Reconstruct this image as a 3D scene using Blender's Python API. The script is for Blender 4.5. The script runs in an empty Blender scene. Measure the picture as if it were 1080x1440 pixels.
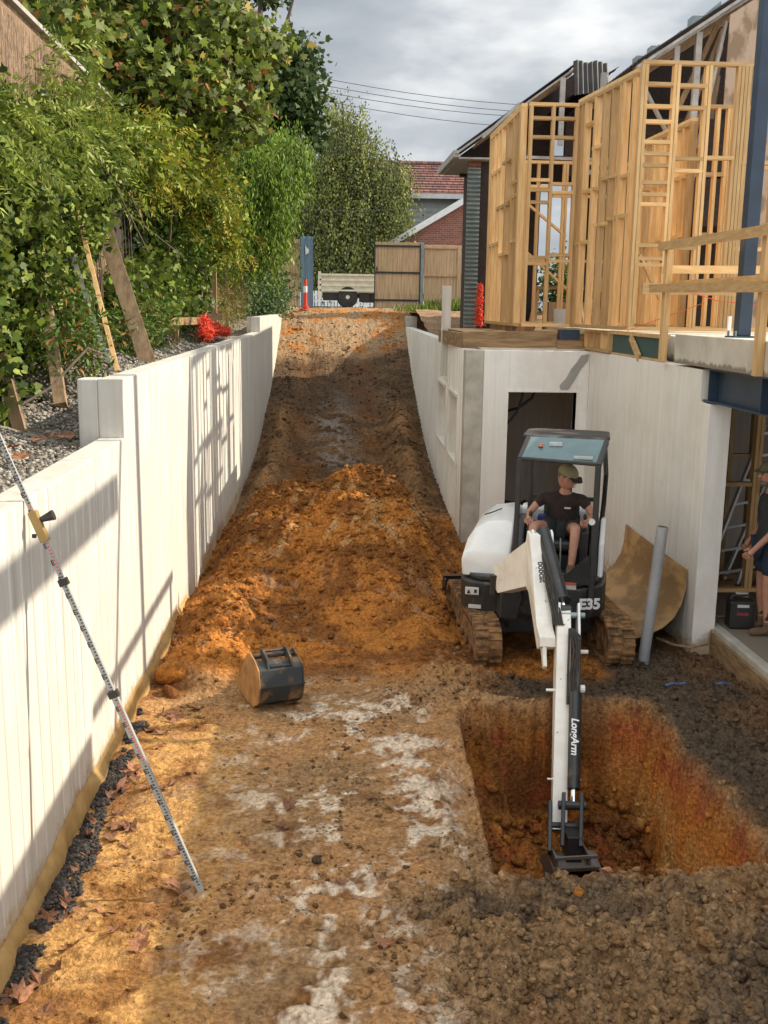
import bpy, bmesh, math, random
import numpy as np
from mathutils import Matrix, Vector
R = math.radians
random.seed(7)
rng = np.random.default_rng(11)
scene = bpy.context.scene
col = scene.collection

# ---------------------------------------------------------------- camera
CAM_H = 3.35
cam_d = bpy.data.cameras.new("camera"); cam = bpy.data.objects.new("camera", cam_d); col.objects.link(cam)
cam_d.sensor_fit = 'VERTICAL'; cam_d.sensor_height = 24.0; cam_d.lens = 1450.0 / 1440.0 * 24.0
cam_d.clip_start = 0.05; cam_d.clip_end = 3000
cam.matrix_world = Matrix(((0.99806249, -0.00131618, -0.06220559, 0),
                           (-0.06075171, 0.19526473, -0.97886716, 0),
                           (0.01343493, 0.98074969, 0.19480644, CAM_H), (0, 0, 0, 1)))
scene.camera = cam
# ---------------------------------------------------------------- light
SUN_DIR = Vector((1.0, 0.2, 0.655)).normalized()          # towards the sun
sun_el = math.asin(SUN_DIR.z); sun_rot = math.atan2(SUN_DIR.x, SUN_DIR.y)
sd = bpy.data.lights.new("sun", 'SUN'); sun = bpy.data.objects.new("sun", sd); col.objects.link(sun)
sd.energy = 4.6; sd.angle = R(0.6); sd.color = (1.0, 0.89, 0.72)
sun.rotation_euler = (-SUN_DIR).to_track_quat('-Z', 'Y').to_euler()
world = bpy.data.worlds.new("World"); scene.world = world; world.use_nodes = True
nt = world.node_tree; N = nt.nodes; K = nt.links
bg = N["Background"]
sky = N.new("ShaderNodeTexSky"); sky.sky_type = 'NISHITA'; sky.sun_disc = False
sky.sun_elevation = sun_el; sky.sun_rotation = sun_rot; sky.dust_density = 1.5
tc = N.new("ShaderNodeTexCoord")
mp = N.new("ShaderNodeMapping"); mp.inputs['Scale'].default_value = (1, 1, 2.6)
mp.inputs['Location'].default_value = (3.1, 0.4, 1.7)
K.new(tc.outputs['Generated'], mp.inputs['Vector'])
n1 = N.new("ShaderNodeTexNoise"); n1.inputs['Scale'].default_value = 3.4; n1.inputs['Detail'].default_value = 7; n1.inputs['Roughness'].default_value = .5
K.new(mp.outputs[0], n1.inputs['Vector'])
r1 = N.new("ShaderNodeValToRGB")      # cloud brightness
e = r1.color_ramp.elements
e[0].position = .36; e[0].color = (2.6, 2.95, 3.35, 1)
e[1].position = .72; e[1].color = (11.5, 11.3, 10.9, 1)
m_ = r1.color_ramp.elements.new(.52); m_.color = (4.6, 4.9, 5.2, 1)
K.new(n1.outputs[0], r1.inputs[0])
n2 = N.new("ShaderNodeTexNoise"); n2.inputs['Scale'].default_value = 1.3; n2.inputs['Detail'].default_value = 5
K.new(mp.outputs[0], n2.inputs['Vector'])
r2 = N.new("ShaderNodeValToRGB"); r2.color_ramp.elements[0].position = .30; r2.color_ramp.elements[0].color = (.9,)*3 + (1,)
r2.color_ramp.elements[1].position = .5
K.new(n2.outputs[0], r2.inputs[0])
mx = N.new("ShaderNodeMix"); mx.data_type = 'RGBA'
K.new(r2.outputs[0], mx.inputs[0]); K.new(sky.outputs[0], mx.inputs[6]); K.new(r1.outputs[0], mx.inputs[7])
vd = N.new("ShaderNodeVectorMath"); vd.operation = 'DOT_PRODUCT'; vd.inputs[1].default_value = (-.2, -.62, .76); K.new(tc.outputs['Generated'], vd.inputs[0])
vr = N.new("ShaderNodeMapRange"); vr.inputs[1].default_value = -.25; vr.inputs[2].default_value = .75; vr.inputs[3].default_value = .84; vr.inputs[4].default_value = 2.0; K.new(vd.outputs['Value'], vr.inputs[0])  # sky raised behind and above the camera as added fill for shaded walls
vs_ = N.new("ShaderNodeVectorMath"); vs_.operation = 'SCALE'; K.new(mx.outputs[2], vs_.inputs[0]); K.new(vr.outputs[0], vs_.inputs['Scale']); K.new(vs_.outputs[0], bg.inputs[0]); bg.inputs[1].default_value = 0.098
scene.view_settings.view_transform = 'Standard'; scene.view_settings.look = 'None'
scene.view_settings.exposure = 0.62; scene.view_settings.gamma = 1.0
try:
    scene.cycles.max_bounces = 6; scene.cycles.transparent_max_bounces = 12; scene.cycles.use_denoising = True
except Exception: pass

# ---------------------------------------------------------------- helpers
def tag(o, label=None, cat=None, group=None, kind=None):
    if label: o['label'] = label
    if cat: o['category'] = cat
    if group: o['group'] = group
    if kind: o['kind'] = kind
    return o
def thing(name, label, cat, loc=(0, 0, 0), group=None):
    o = bpy.data.objects.new(name, None); col.objects.link(o); o.location = loc
    o.empty_display_size = .2
    return tag(o, label, cat, group)
def setparent(o, p):
    if p is None: return
    o.parent = p
    m = Matrix.Identity(4); q = p
    while q is not None:
        m = q.matrix_basis @ m if q.parent is None else q.matrix_parent_inverse @ q.matrix_basis @ m
        q = q.parent
    o.matrix_parent_inverse = m.inverted()
def Tm(loc=(0, 0, 0), rz=0, rx=0, ry=0, s=1):
    return Matrix.Translation(loc) @ Matrix.Rotation(rz, 4, 'Z') @ Matrix.Rotation(ry, 4, 'Y') @ Matrix.Rotation(rx, 4, 'X') @ Matrix.Scale(s, 4)
class MB:
    def __init__(s, M=None): s.v = []; s.f = []; s.M = M
    def add(s, vs, fs):
        b = len(s.v)
        for p in vs:
            p = Vector(p); s.v.append(s.M @ p if s.M is not None else p)
        s.f += [tuple(b + i for i in f) for f in fs]; return s
    def box(s, lo, hi, M=None):
        vs = [(x, y, z) for x in (lo[0], hi[0]) for y in (lo[1], hi[1]) for z in (lo[2], hi[2])]
        if M is not None: vs = [M @ Vector(p) for p in vs]
        return s.add(vs, [(0, 1, 3, 2), (4, 6, 7, 5), (0, 4, 5, 1), (2, 3, 7, 6), (0, 2, 6, 4), (1, 5, 7, 3)])
    def bar(s, p, q, w, h, up=(0, 0, 1)):
        p = Vector(p); q = Vector(q); d = (q - p); u = Vector(up)
        if abs(d.normalized().dot(u)) > .98: u = Vector((0, 1, 0))
        a = d.cross(u).normalized() * w / 2; b = a.cross(d).normalized() * h / 2
        vs = [p - a - b, p + a - b, p + a + b, p - a + b, q - a - b, q + a - b, q + a + b, q - a + b]
        return s.add(vs, [(0, 3, 2, 1), (4, 5, 6, 7), (0, 1, 5, 4), (1, 2, 6, 5), (2, 3, 7, 6), (3, 0, 4, 7)])
    def tube(s, pts, r, n=8):
        pts = [Vector(p) for p in pts]
        rs = r if isinstance(r, (list, tuple)) else [r] * len(pts)
        vs = []; a = None
        for i, p in enumerate(pts):
            d = (pts[min(i + 1, len(pts) - 1)] - pts[max(i - 1, 0)]).normalized()
            if a is None:
                u = Vector((0, 0, 1)) if abs(d.z) < .9 else Vector((1, 0, 0)); a = d.cross(u).normalized()
            else: a = (a - d * a.dot(d)).normalized()
            b = d.cross(a)
            vs += [p + (a * math.cos(t) + b * math.sin(t)) * rs[i] for t in [2 * math.pi * k / n for k in range(n)]]
        fs = [(i * n + k, i * n + (k + 1) % n, (i + 1) * n + (k + 1) % n, (i + 1) * n + k) for i in range(len(pts) - 1) for k in range(n)]
        fs += [tuple(range(n - 1, -1, -1)), tuple(range((len(pts) - 1) * n, len(pts) * n))]
        return s.add(vs, fs)
    def prism(s, poly, a, b, ax='x'):
        f = {'x': lambda u, v, t: (t, u, v), 'y': lambda u, v, t: (u, t, v), 'z': lambda u, v, t: (u, v, t)}[ax]
        n = len(poly)
        vs = [f(u, v, a) for u, v in poly] + [f(u, v, b) for u, v in poly]
        return s.add(vs, [tuple(range(n - 1, -1, -1)), tuple(range(n, 2 * n))] + [(i, (i + 1) % n, n + (i + 1) % n, n + i) for i in range(n)])
    def sph(s, c, r, n=12, m=8):
        if not isinstance(r, (tuple, list)): r = (r, r, r)
        vs = [(c[0], c[1], c[2] - r[2])]
        for j in range(1, m):
            t = -math.pi / 2 + math.pi * j / m
            vs += [(c[0] + r[0] * math.cos(t) * math.cos(2 * math.pi * k / n), c[1] + r[1] * math.cos(t) * math.sin(2 * math.pi * k / n), c[2] + r[2] * math.sin(t)) for k in range(n)]
        vs.append((c[0], c[1], c[2] + r[2])); L = len(vs) - 1
        fs = [(0, 1 + (k + 1) % n, 1 + k) for k in range(n)] + [(L, L - n + k, L - n + (k + 1) % n) for k in range(n)]
        fs += [(1 + j * n + k, 1 + j * n + (k + 1) % n, 1 + (j + 1) * n + (k + 1) % n, 1 + (j + 1) * n + k) for j in range(m - 2) for k in range(n)]
        return s.add(vs, fs)
    def cyl(s, c, r, h, ax='z', n=20, r2=None):
        d = Vector({'x': (1, 0, 0), 'y': (0, 1, 0), 'z': (0, 0, 1)}[ax]) * h / 2; c = Vector(c)
        return s.tube([c - d, c + d], [r, r2 if r2 is not None else r], n)
    def build(s, name, mat, parent=None, bevel=0, smooth=False, sub=0):
        me = bpy.data.meshes.new(name); me.from_pydata([tuple(p) for p in s.v], [], s.f)
        bm = bmesh.new(); bm.from_mesh(me); bmesh.ops.recalc_face_normals(bm, faces=bm.faces); bm.to_mesh(me); bm.free()
        me.materials.append(mat)
        if smooth:
            me.polygons.foreach_set('use_smooth', [True] * len(me.polygons)); me.set_sharp_from_angle(angle=R(38))
        o = bpy.data.objects.new(name, me); col.objects.link(o); setparent(o, parent)
        if bevel:
            b = o.modifiers.new('bevel', 'BEVEL'); b.width = bevel; b.segments = 2; b.limit_method = 'ANGLE'; b.angle_limit = R(40)
        if sub:
            b = o.modifiers.new('sub', 'SUBSURF'); b.levels = sub; b.render_levels = sub
        return o
def npmesh(name, V, F, mat, cols=None, parent=None, smooth=False):
    """V n x 3, F m x k index array (k-gons), cols n x 3"""
    me = bpy.data.meshes.new(name); m, k = F.shape
    me.vertices.add(len(V)); me.vertices.foreach_set('co', np.ascontiguousarray(V, dtype=np.float32).ravel())
    me.loops.add(m * k); me.loops.foreach_set('vertex_index', np.ascontiguousarray(F, dtype=np.int32).ravel())
    me.polygons.add(m); me.polygons.foreach_set('loop_start', np.arange(0, m * k, k, dtype=np.int32))
    me.update(calc_edges=True)
    if cols is not None:
        a = me.color_attributes.new('Col', 'FLOAT_COLOR', 'POINT')
        c = np.ones((len(V), 4), np.float32); c[:, :3] = cols; a.data.foreach_set('color', c.ravel())
    if smooth: me.polygons.foreach_set('use_smooth', np.ones(m, bool))
    me.materials.append(mat)
    o = bpy.data.objects.new(name, me); col.objects.link(o); setparent(o, parent); return o

def mat(name, base, col2=None, rough=.7, metal=0., scale=6., stretch=(1, 1, 1), lo=.35, hi=.65, detail=6, bump=.15, bscale=None,
        bdist=.01, vcol=False, transl=0., spec=None, coat=0., emis=None, rnd=0., col3=None, s3=20., lo3=.6, hi3=.7, alpha=None, bstretch=None):
    m = bpy.data.materials.new(name); m.use_nodes = True; t = m.node_tree; n = t.nodes; l = t.links
    b = n['Principled BSDF']; b.inputs['Roughness'].default_value = rough; b.inputs['Metallic'].default_value = metal
    if spec is not None: b.inputs['Specular IOR Level'].default_value = spec
    if coat: b.inputs['Coat Weight'].default_value = coat
    tc = n.new('ShaderNodeTexCoord')
    def noise(sc, st, det):
        mp = n.new('ShaderNodeMapping'); mp.inputs['Scale'].default_value = st; l.new(tc.outputs['Object'], mp.inputs['Vector'])
        q = n.new('ShaderNodeTexNoise'); q.inputs['Scale'].default_value = sc; q.inputs['Detail'].default_value = det; q.inputs['Roughness'].default_value = .6
        l.new(mp.outputs[0], q.inputs['Vector']); return q
    def mixc(fac, a, c, mode='MIX'):
        x = n.new('ShaderNodeMix'); x.data_type = 'RGBA'; x.blend_type = mode
        if isinstance(fac, (int, float)): x.inputs[0].default_value = fac
        else: l.new(fac, x.inputs[0])
        for v, i in ((a, 6), (c, 7)):
            if isinstance(v, tuple): x.inputs[i].default_value = v + (1,) if len(v) == 3 else v
            else: l.new(v, x.inputs[i])
        return x.outputs[2]
    def ramp(src, lo, hi):
        r = n.new('ShaderNodeMapRange'); r.inputs[1].default_value = lo; r.inputs[2].default_value = hi; l.new(src, r.inputs[0]); return r.outputs[0]
    if col2 is None: col2 = tuple(c * .72 for c in base)
    q = noise(scale, stretch, detail)
    c = mixc(ramp(q.outputs[0], lo, hi), tuple(base), tuple(col2))
    if col3 is not None:
        q3 = noise(s3, stretch, 4); c = mixc(ramp(q3.outputs[0], lo3, hi3), c, tuple(col3))
    if vcol:
        a = n.new('ShaderNodeAttribute'); a.attribute_name = 'Col'; c = mixc(1., c, a.outputs[0], 'MULTIPLY')
    if rnd:
        oi = n.new('ShaderNodeObjectInfo'); rr = n.new('ShaderNodeMapRange'); rr.inputs[3].default_value = 1 - rnd; rr.inputs[4].default_value = 1 + rnd * .6
        l.new(oi.outputs['Random'], rr.inputs[0]); cc = n.new('ShaderNodeCombineColor')
        for i in range(3): l.new(rr.outputs[0], cc.inputs[i])
        c = mixc(1., c, cc.outputs[0], 'MULTIPLY')
    l.new(c, b.inputs['Base Color'])
    if bump:
        qb = noise(bscale or scale * 4, bstretch or stretch, 8); bp = n.new('ShaderNodeBump'); bp.inputs['Strength'].default_value = bump; bp.inputs['Distance'].default_value = bdist
        l.new(qb.outputs[0], bp.inputs['Height']); l.new(bp.outputs[0], b.inputs['Normal'])
    if transl:
        tr = n.new('ShaderNodeBsdfTranslucent'); l.new(c, tr.inputs[0]); ms = n.new('ShaderNodeMixShader'); ms.inputs[0].default_value = transl
        l.new(b.outputs[0], ms.inputs[1]); l.new(tr.outputs[0], ms.inputs[2]); l.new(ms.outputs[0], n['Material Output'].inputs[0])
    if emis: b.inputs['Emission Color'].default_value = emis + (1,); b.inputs['Emission Strength'].default_value = 1
    if alpha is not None: b.inputs['Alpha'].default_value = alpha
    return m

M = {}
M['soil'] = mat('soil', (1.35, 1.32, 1.28), (.66, .62, .6), rough=.95, scale=34, lo=.36, hi=.64, detail=9, bump=1.0, bscale=26, bdist=.045, vcol=True, spec=.15, col3=(.55, .48, .43), s3=9, lo3=.56, hi3=.68)
M['dincel'] = mat('white_wall', (.66, .635, .58), (.48, .455, .40), rough=.5, scale=11, stretch=(1, 1, .045), lo=.45, hi=.66, bump=.25, bscale=22, bdist=.004, col3=(.56, .52, .45), s3=26, lo3=.68, hi3=.82)  # darker copy of the walling, for the sunlit left wall
M['dincel_shade_lift'] = mat('white_wall_shade_lift', (.84, .81, .75), (.74, .70, .62), rough=.5, scale=9, stretch=(1, 1, .05), lo=.45, hi=.7, bump=.25, bscale=22, bdist=.004, col3=(.56, .52, .45), s3=26, lo3=.7, hi3=.85)  # same walling, colour lifted to offset the shade on the right walls
M['concrete'] = mat('raw_concrete', (.52, .48, .40), (.36, .33, .27), rough=.85, scale=4, bump=.3, bscale=40, bdist=.006, col3=(.2, .18, .15), s3=30, lo3=.72, hi3=.8)
M['slab'] = mat('slab_concrete', (.62, .57, .47), (.44, .40, .32), rough=.85, scale=3, stretch=(1, 1, .7), bump=.3, bscale=40, bdist=.006, col3=(.18, .16, .13), s3=14, lo3=.7, hi3=.8)
M['foam'] = mat('footing_foam', (.47, .29, .105), (.33, .19, .06), rough=.7, scale=8, bump=.5, bscale=10, bdist=.02)
M['pine'] = mat('pine_upright', (.72, .47, .215), (.54, .32, .12), rough=.65, scale=10, stretch=(3, 3, .25), bump=.15, bscale=30, bdist=.003, rnd=.42, col3=(.28, .13, .05), s3=7.5, lo3=.735, hi3=.78)
M['pineh'] = mat('pine_level', (.72, .47, .215), (.54, .32, .12), rough=.65, scale=10, stretch=(.3, .6, 3), bump=.15, bscale=30, bdist=.003, rnd=.36, col3=(.27, .13, .05), s3=6, lo3=.735, hi3=.78)
M['oldwood'] = mat('weathered_timber', (.40, .27, .15), (.22, .14, .075), rough=.85, scale=6, stretch=(2, 2, .3), bump=.4, bscale=25, rnd=.15)
M['oldwoodh'] = mat('weathered_plank', (.36, .23, .11), (.17, .10, .05), rough=.85, scale=7, stretch=(.35, .6, 3), bump=.4, bscale=25, rnd=.1)
M['paling'] = mat('fence_paling', (.64, .45, .26), (.42, .28, .16), rough=.85, scale=5, stretch=(4, 4, .3), bump=.3, bscale=20)
M['ply'] = mat('plywood', (.42, .24, .09), (.24, .13, .045), rough=.6, scale=2.2, stretch=(1, 1, 2.2), lo=.4, hi=.55, detail=3, bump=.1)
M['plyg'] = mat('gable_plywood', (.42, .30, .21), (.24, .16, .10), rough=.8, scale=2.2, stretch=(2, 2, 1), lo=.45, hi=.55, detail=3, bump=.1)
M['steel'] = mat('blue_steel', (.028, .05, .085), (.018, .032, .055), rough=.45, scale=3, bump=.05, col3=(.2, .22, .25), s3=25, lo3=.76, hi3=.8)
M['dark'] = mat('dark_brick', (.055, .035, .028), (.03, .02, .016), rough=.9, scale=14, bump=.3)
M['black'] = mat('black_plastic', (.02, .02, .02), (.03, .028, .025), rough=.45, scale=5, bump=.05)
M['rubber'] = mat('rubber', (.02, .02, .02), (.05, .04, .03), rough=.8, scale=9, bump=.2)
M['mudtrack'] = mat('muddy_rubber', (.34, .18, .07), (.10, .055, .028), rough=.9, scale=9, lo=.4, hi=.6, bump=.7, bscale=30, bdist=.015)
M['white'] = mat('white_paint', (.82, .82, .80), (.74, .74, .72), rough=.3, scale=3, bump=.02, coat=.3)
M['cream'] = mat('worn_white_paint', (.84, .81, .74), (.74, .69, .60), rough=.4, scale=7, bump=.05, col3=(.25, .17, .09), s3=22, lo3=.66, hi3=.76)
M['grey'] = mat('machine_grey', (.03, .031, .032), (.02, .02, .02), rough=.4, scale=5, bump=.05, col3=(.16, .11, .06), s3=9, lo3=.6, hi3=.8)
M['chrome'] = mat('chrome', (.8, .8, .8), rough=.12, metal=1, bump=0)
M['alu'] = mat('aluminium', (.62, .62, .62), (.5, .5, .5), rough=.4, metal=.7, scale=20, bump=.05)
M['galv'] = mat('galvanised', (.30, .35, .36), (.20, .24, .25), rough=.45, metal=.4, scale=5, bump=.1)
M['gravel'] = mat('gravel_stone', (1., .98, .95), (.6, .58, .55), rough=.9, scale=30, bump=.4, vcol=True)
M['leaf'] = mat('leaf', (1, 1, 1), (.75, .75, .75), rough=.5, scale=12, bump=0, vcol=True, transl=.24, spec=.2)
M['bark'] = mat('bark', (.16, .12, .09), (.08, .06, .045), rough=.9, scale=9, stretch=(2, 2, .5), bump=.6)
M['skin'] = mat('skin', (.52, .27, .18), (.44, .21, .14), rough=.5, scale=12, bump=.05)
M['red'] = mat('orange_mesh', (.80, .085, .03), (.62, .05, .02), rough=.5, scale=9, bump=.1)
M['pipe'] = mat('grey_pipe', (.42, .42, .42), (.34, .34, .34), rough=.4, scale=4, bump=.03, col3=(.25, .2, .15), s3=18, lo3=.7, hi3=.8)
M['roof'] = mat('dark_iron', (.055, .05, .048), (.03, .028, .028), rough=.6, metal=.3, scale=4, bump=.1, col3=(.12, .05, .025), s3=5, lo3=.55, hi3=.7)
M['grey_timber'] = mat('grey_timber', (.42, .40, .37), (.28, .26, .24), rough=.8, scale=6, bump=.2)
def muddy(m, zlo, zhi, colr, sc=5.):
    # mud splash up the foot of a wall, with its own ragged outline
    t = m.node_tree; n = t.nodes; l = t.links; b = n['Principled BSDF']; src = b.inputs['Base Color'].links[0].from_socket
    tc = n.new('ShaderNodeTexCoord'); sp = n.new('ShaderNodeSeparateXYZ'); l.new(tc.outputs['Object'], sp.inputs[0])
    q = n.new('ShaderNodeTexNoise'); q.inputs['Scale'].default_value = sc; q.inputs['Detail'].default_value = 8; q.inputs['Roughness'].default_value = .7; l.new(tc.outputs['Object'], q.inputs['Vector'])
    r = n.new('ShaderNodeMapRange'); r.inputs[1].default_value = zhi; r.inputs[2].default_value = zlo; r.inputs[3].default_value = -.15; r.inputs[4].default_value = .5; l.new(sp.outputs[2], r.inputs[0])
    ad = n.new('ShaderNodeMath'); l.new(q.outputs[0], ad.inputs[0]); l.new(r.outputs[0], ad.inputs[1])
    r2 = n.new('ShaderNodeMapRange'); r2.inputs[1].default_value = .62; r2.inputs[2].default_value = .80; l.new(ad.outputs[0], r2.inputs[0])
    x = n.new('ShaderNodeMix'); x.data_type = 'RGBA'; l.new(r2.outputs[0], x.inputs[0]); l.new(src, x.inputs[6]); x.inputs[7].default_value = colr + (1,); l.new(x.outputs[2], b.inputs['Base Color'])
muddy(M['dincel'], 0., .38, (.46, .30, .14), 9.); muddy(M['dincel_shade_lift'], -.25, .22, (.50, .39, .25), 7.); muddy(M['dincel'], -60, 60, (.58, .55, .48), 1.1); muddy(M['dincel_shade_lift'], -70, 60, (.74, .70, .62), 1.3); muddy(M['slab'], 2.79, 2.9, (.24, .20, .15), 9.)
def plain(name, c, r=.6, **k): return mat(name, c, tuple(x * .85 for x in c), rough=r, scale=6, bump=.03, **k)

# value noise
_P = rng.random((512, 512)).astype(np.float32)
def vn(x, y):
    xi = np.floor(x).astype(int); yi = np.floor(y).astype(int); fx = x - xi; fy = y - yi
    fx = fx * fx * fx * (fx * (fx * 6 - 15) + 10); fy = fy * fy * fy * (fy * (fy * 6 - 15) + 10)
    a = _P[xi & 511, yi & 511]; b = _P[(xi + 1) & 511, yi & 511]; c = _P[xi & 511, (yi + 1) & 511]; d = _P[(xi + 1) & 511, (yi + 1) & 511]
    return (a * (1 - fx) + b * fx) * (1 - fy) + (c * (1 - fx) + d * fx) * fy
def fbm(x, y, s, o=5, g=.5, seed=0):
    v = 0; a = 1; t = 0; x = x * s + seed * 17.3; y = y * s + seed * 9.7
    for i in range(o):
        v = v + a * vn(x, y); t += a; a *= g; x, y = (x * 1.6 - y * 1.2) + 5.1, (x * 1.2 + y * 1.6) + 2.7
    return v / t
def ss(a, b, x):
    t = np.clip((x - a) / (b - a), 0, 1); return t * t * (3 - 2 * t)
def LX(y): return -1.69 + .0148 * y            # left wall face
def RX(y): return 1.6234 + .03225 * y          # right far wall face
# ================================================================ GROUND
def soil_h(X, Y):
    z = np.interp(Y, [0, 8.5, 10, 13, 17, 20, 22, 24, 27, 29, 31, 33, 34, 36, 60], [0, 0, -.06, -.1, -.05, .05, .22, .5, 1.15, 1.62, 2.2, 2.9, 3.2, 3.3, 3.3])
    rough = fbm(X, Y, 1.1, 6, .55, 1) - .5
    z = z + rough * .10
    # excavator stand, slightly lower
    z = z - .12 * ss(1.0, 1.7, X) * ss(8.2, 9.2, Y) * (1 - ss(13, 15, Y))
    # ridge of spoil
    mx_ = ss(-1.65, -.45, X) * (1 - ss(1.0, 2.15, X)) * (1 + .10 * np.sin(3 * X))
    my_ = ss(10.2, 13.9, Y + .35 * np.sin(2.2 * X)) * (1 - ss(14.4, 16.2, Y + .3 * X))
    my_ = my_ * (1 - .25 * ss(.2, 1.2, X) * (1 - ss(11, 13.5, Y)))
    n1 = fbm(X, Y, 1.6, 5, .55, 2) - .5
    z = z + mx_ * my_ * (1.02 + n1 * .55)
    # left lobe running down beside the wall
    d = np.sqrt(((X + .95) / .75) ** 2 + ((Y - 10.6) / 1.9) ** 2)
    z = z + .46 * np.clip(1 - d, 0, 1) ** .8 * (.8 + n1 * 1.2)
    d = np.sqrt(((X + 1.05) / .42) ** 2 + ((Y - 9.3) / .55) ** 2)
    z = z + .22 * np.clip(1 - d, 0, 1) ** .6
    # ruts of the ramp and loose shoulders
    ramp = ss(17, 19, Y) * (1 - ss(31, 33, Y))
    sh = np.exp(-((X - LX(Y) - .45) / .28) ** 2) * .30 + np.exp(-((X - RX(Y) + .5) / .3) ** 2) * .36
    z = z + ramp * sh * (.5 + 1.1 * fbm(X, Y, 1.7, 4, .5, 3)) * (1 - ss(24, 27, Y))
    z = z - ramp * (np.exp(-((X + .35) / .22) ** 2) + np.exp(-((X - 1.25) / .25) ** 2)) * .06
    z = z + ramp * .025 * np.sin(Y * 26 + 3 * X) * (np.abs(X - .45) < 1.1)
    # clods
    rg = sum(a_ * (1 - 2 * np.abs(fbm(X, Y, s_, 2, .5, 40 + i_) - .5) * 2) for i_, (s_, a_) in enumerate(((4, .5), (8.5, .28), (17, .15), (33, .07)))) - .35
    c1 = fbm(X, Y, 7, 4, .5, 4); c2 = fbm(X, Y, 19, 3, .5, 5)
    mound = np.clip(mx_ * my_ + .6 * np.clip(1 - np.sqrt(((X + .95) / .75) ** 2 + ((Y - 10.6) / 1.9) ** 2), 0, 1), 0, 1)
    near = ss(5.75, 5.3, Y) * ss(.2, 1.0, X + .9 * (fbm(X, Y, 1.5, 3, .5, 6) - .5))
    edge = ss(.5, 1.0, X) * ss(9.6, 8.9, Y)
    amp = .02 + .10 * mound * (1 - .55 * ss(-.6, .2, X)) + .085 * near + .05 * edge + .03 * ss(9, 10, Y) + .035 * ss(2.8, 3.1, X) * ss(5.2, 5.8, Y) * (1 - ss(10, 11, Y))
    z = z + amp * (rg * .9 + (c1 - .5) * .9) + amp * .55 * (c2 - .5)
    for tx_ in (-.98, .02, .85): z = z + .019 * np.sin(Y * 40 + 6 * X) * np.exp(-((X - tx_ - .05 * np.sin(Y)) / .14) ** 4) * ss(.45, .6, fbm(X, Y, 1.3, 3, .5, 61)) * (1 - ss(8.6, 9.2, Y)) * (1 - near)
    # heap of loose clay at the lip by the pit's far left corner
    z = z + .16 * np.exp(-((X - 1.35) / .5) ** 2 - ((Y - 8.95) / .38) ** 2) * (.6 + c1)
    z = z + .10 * np.exp(-((X - 2.7) / 1.3) ** 2 - ((Y - 5.35) / .22) ** 2) * (.5 + c1)
    # the pit
    w = (fbm(X, Y, 2.2, 5, .6, 7) - .5) * .30
    c = (c1 - .5) * .26
    lx = 1.03 + (Y - 5.6) * .05; rx = 2.86
    fl = ss(lx - .01, lx + .12 + np.abs(w) * .3, X + w * .25)
    fr = 1 - ss(rx - .22, rx + .02, X + w * .35 + c * .2 + .016 * np.sin(Y * 34 + 9 * w) )
    fb = 1 - ss(8.10, 8.40, Y + w * .6 + c * .4 + .016 * np.sin(X * 36))
    ff = ss(5.55, 5.7, Y + w * .4)
    pit = fl * fr * fb * ff
    floor = -1.22 + .22 * fbm(X, Y, 2.6, 5, .6, 8) + .10 * rg + .10 * np.abs(c2 - .5) + .28 * np.exp(-((X - 1.2) / .35) ** 2) + .12 * ss(7.2, 8.0, Y)
    z = z * (1 - pit) + floor * pit
    return z, pit, mound, near, c1, c2, ramp, sh, w
ORG = np.array([.40, .160, .034]); DOR = np.array([.175, .070, .020]); TAN = np.array([.40, .225, .10]); PAL = np.array([.68, .57, .44])
DRK = np.array([.085, .062, .042]); OLV = np.array([.29, .185, .095]); RBR = np.array([.16, .095, .048]); YEL = np.array([.46, .26, .09]); RED = np.array([.34, .07, .03])
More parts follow.
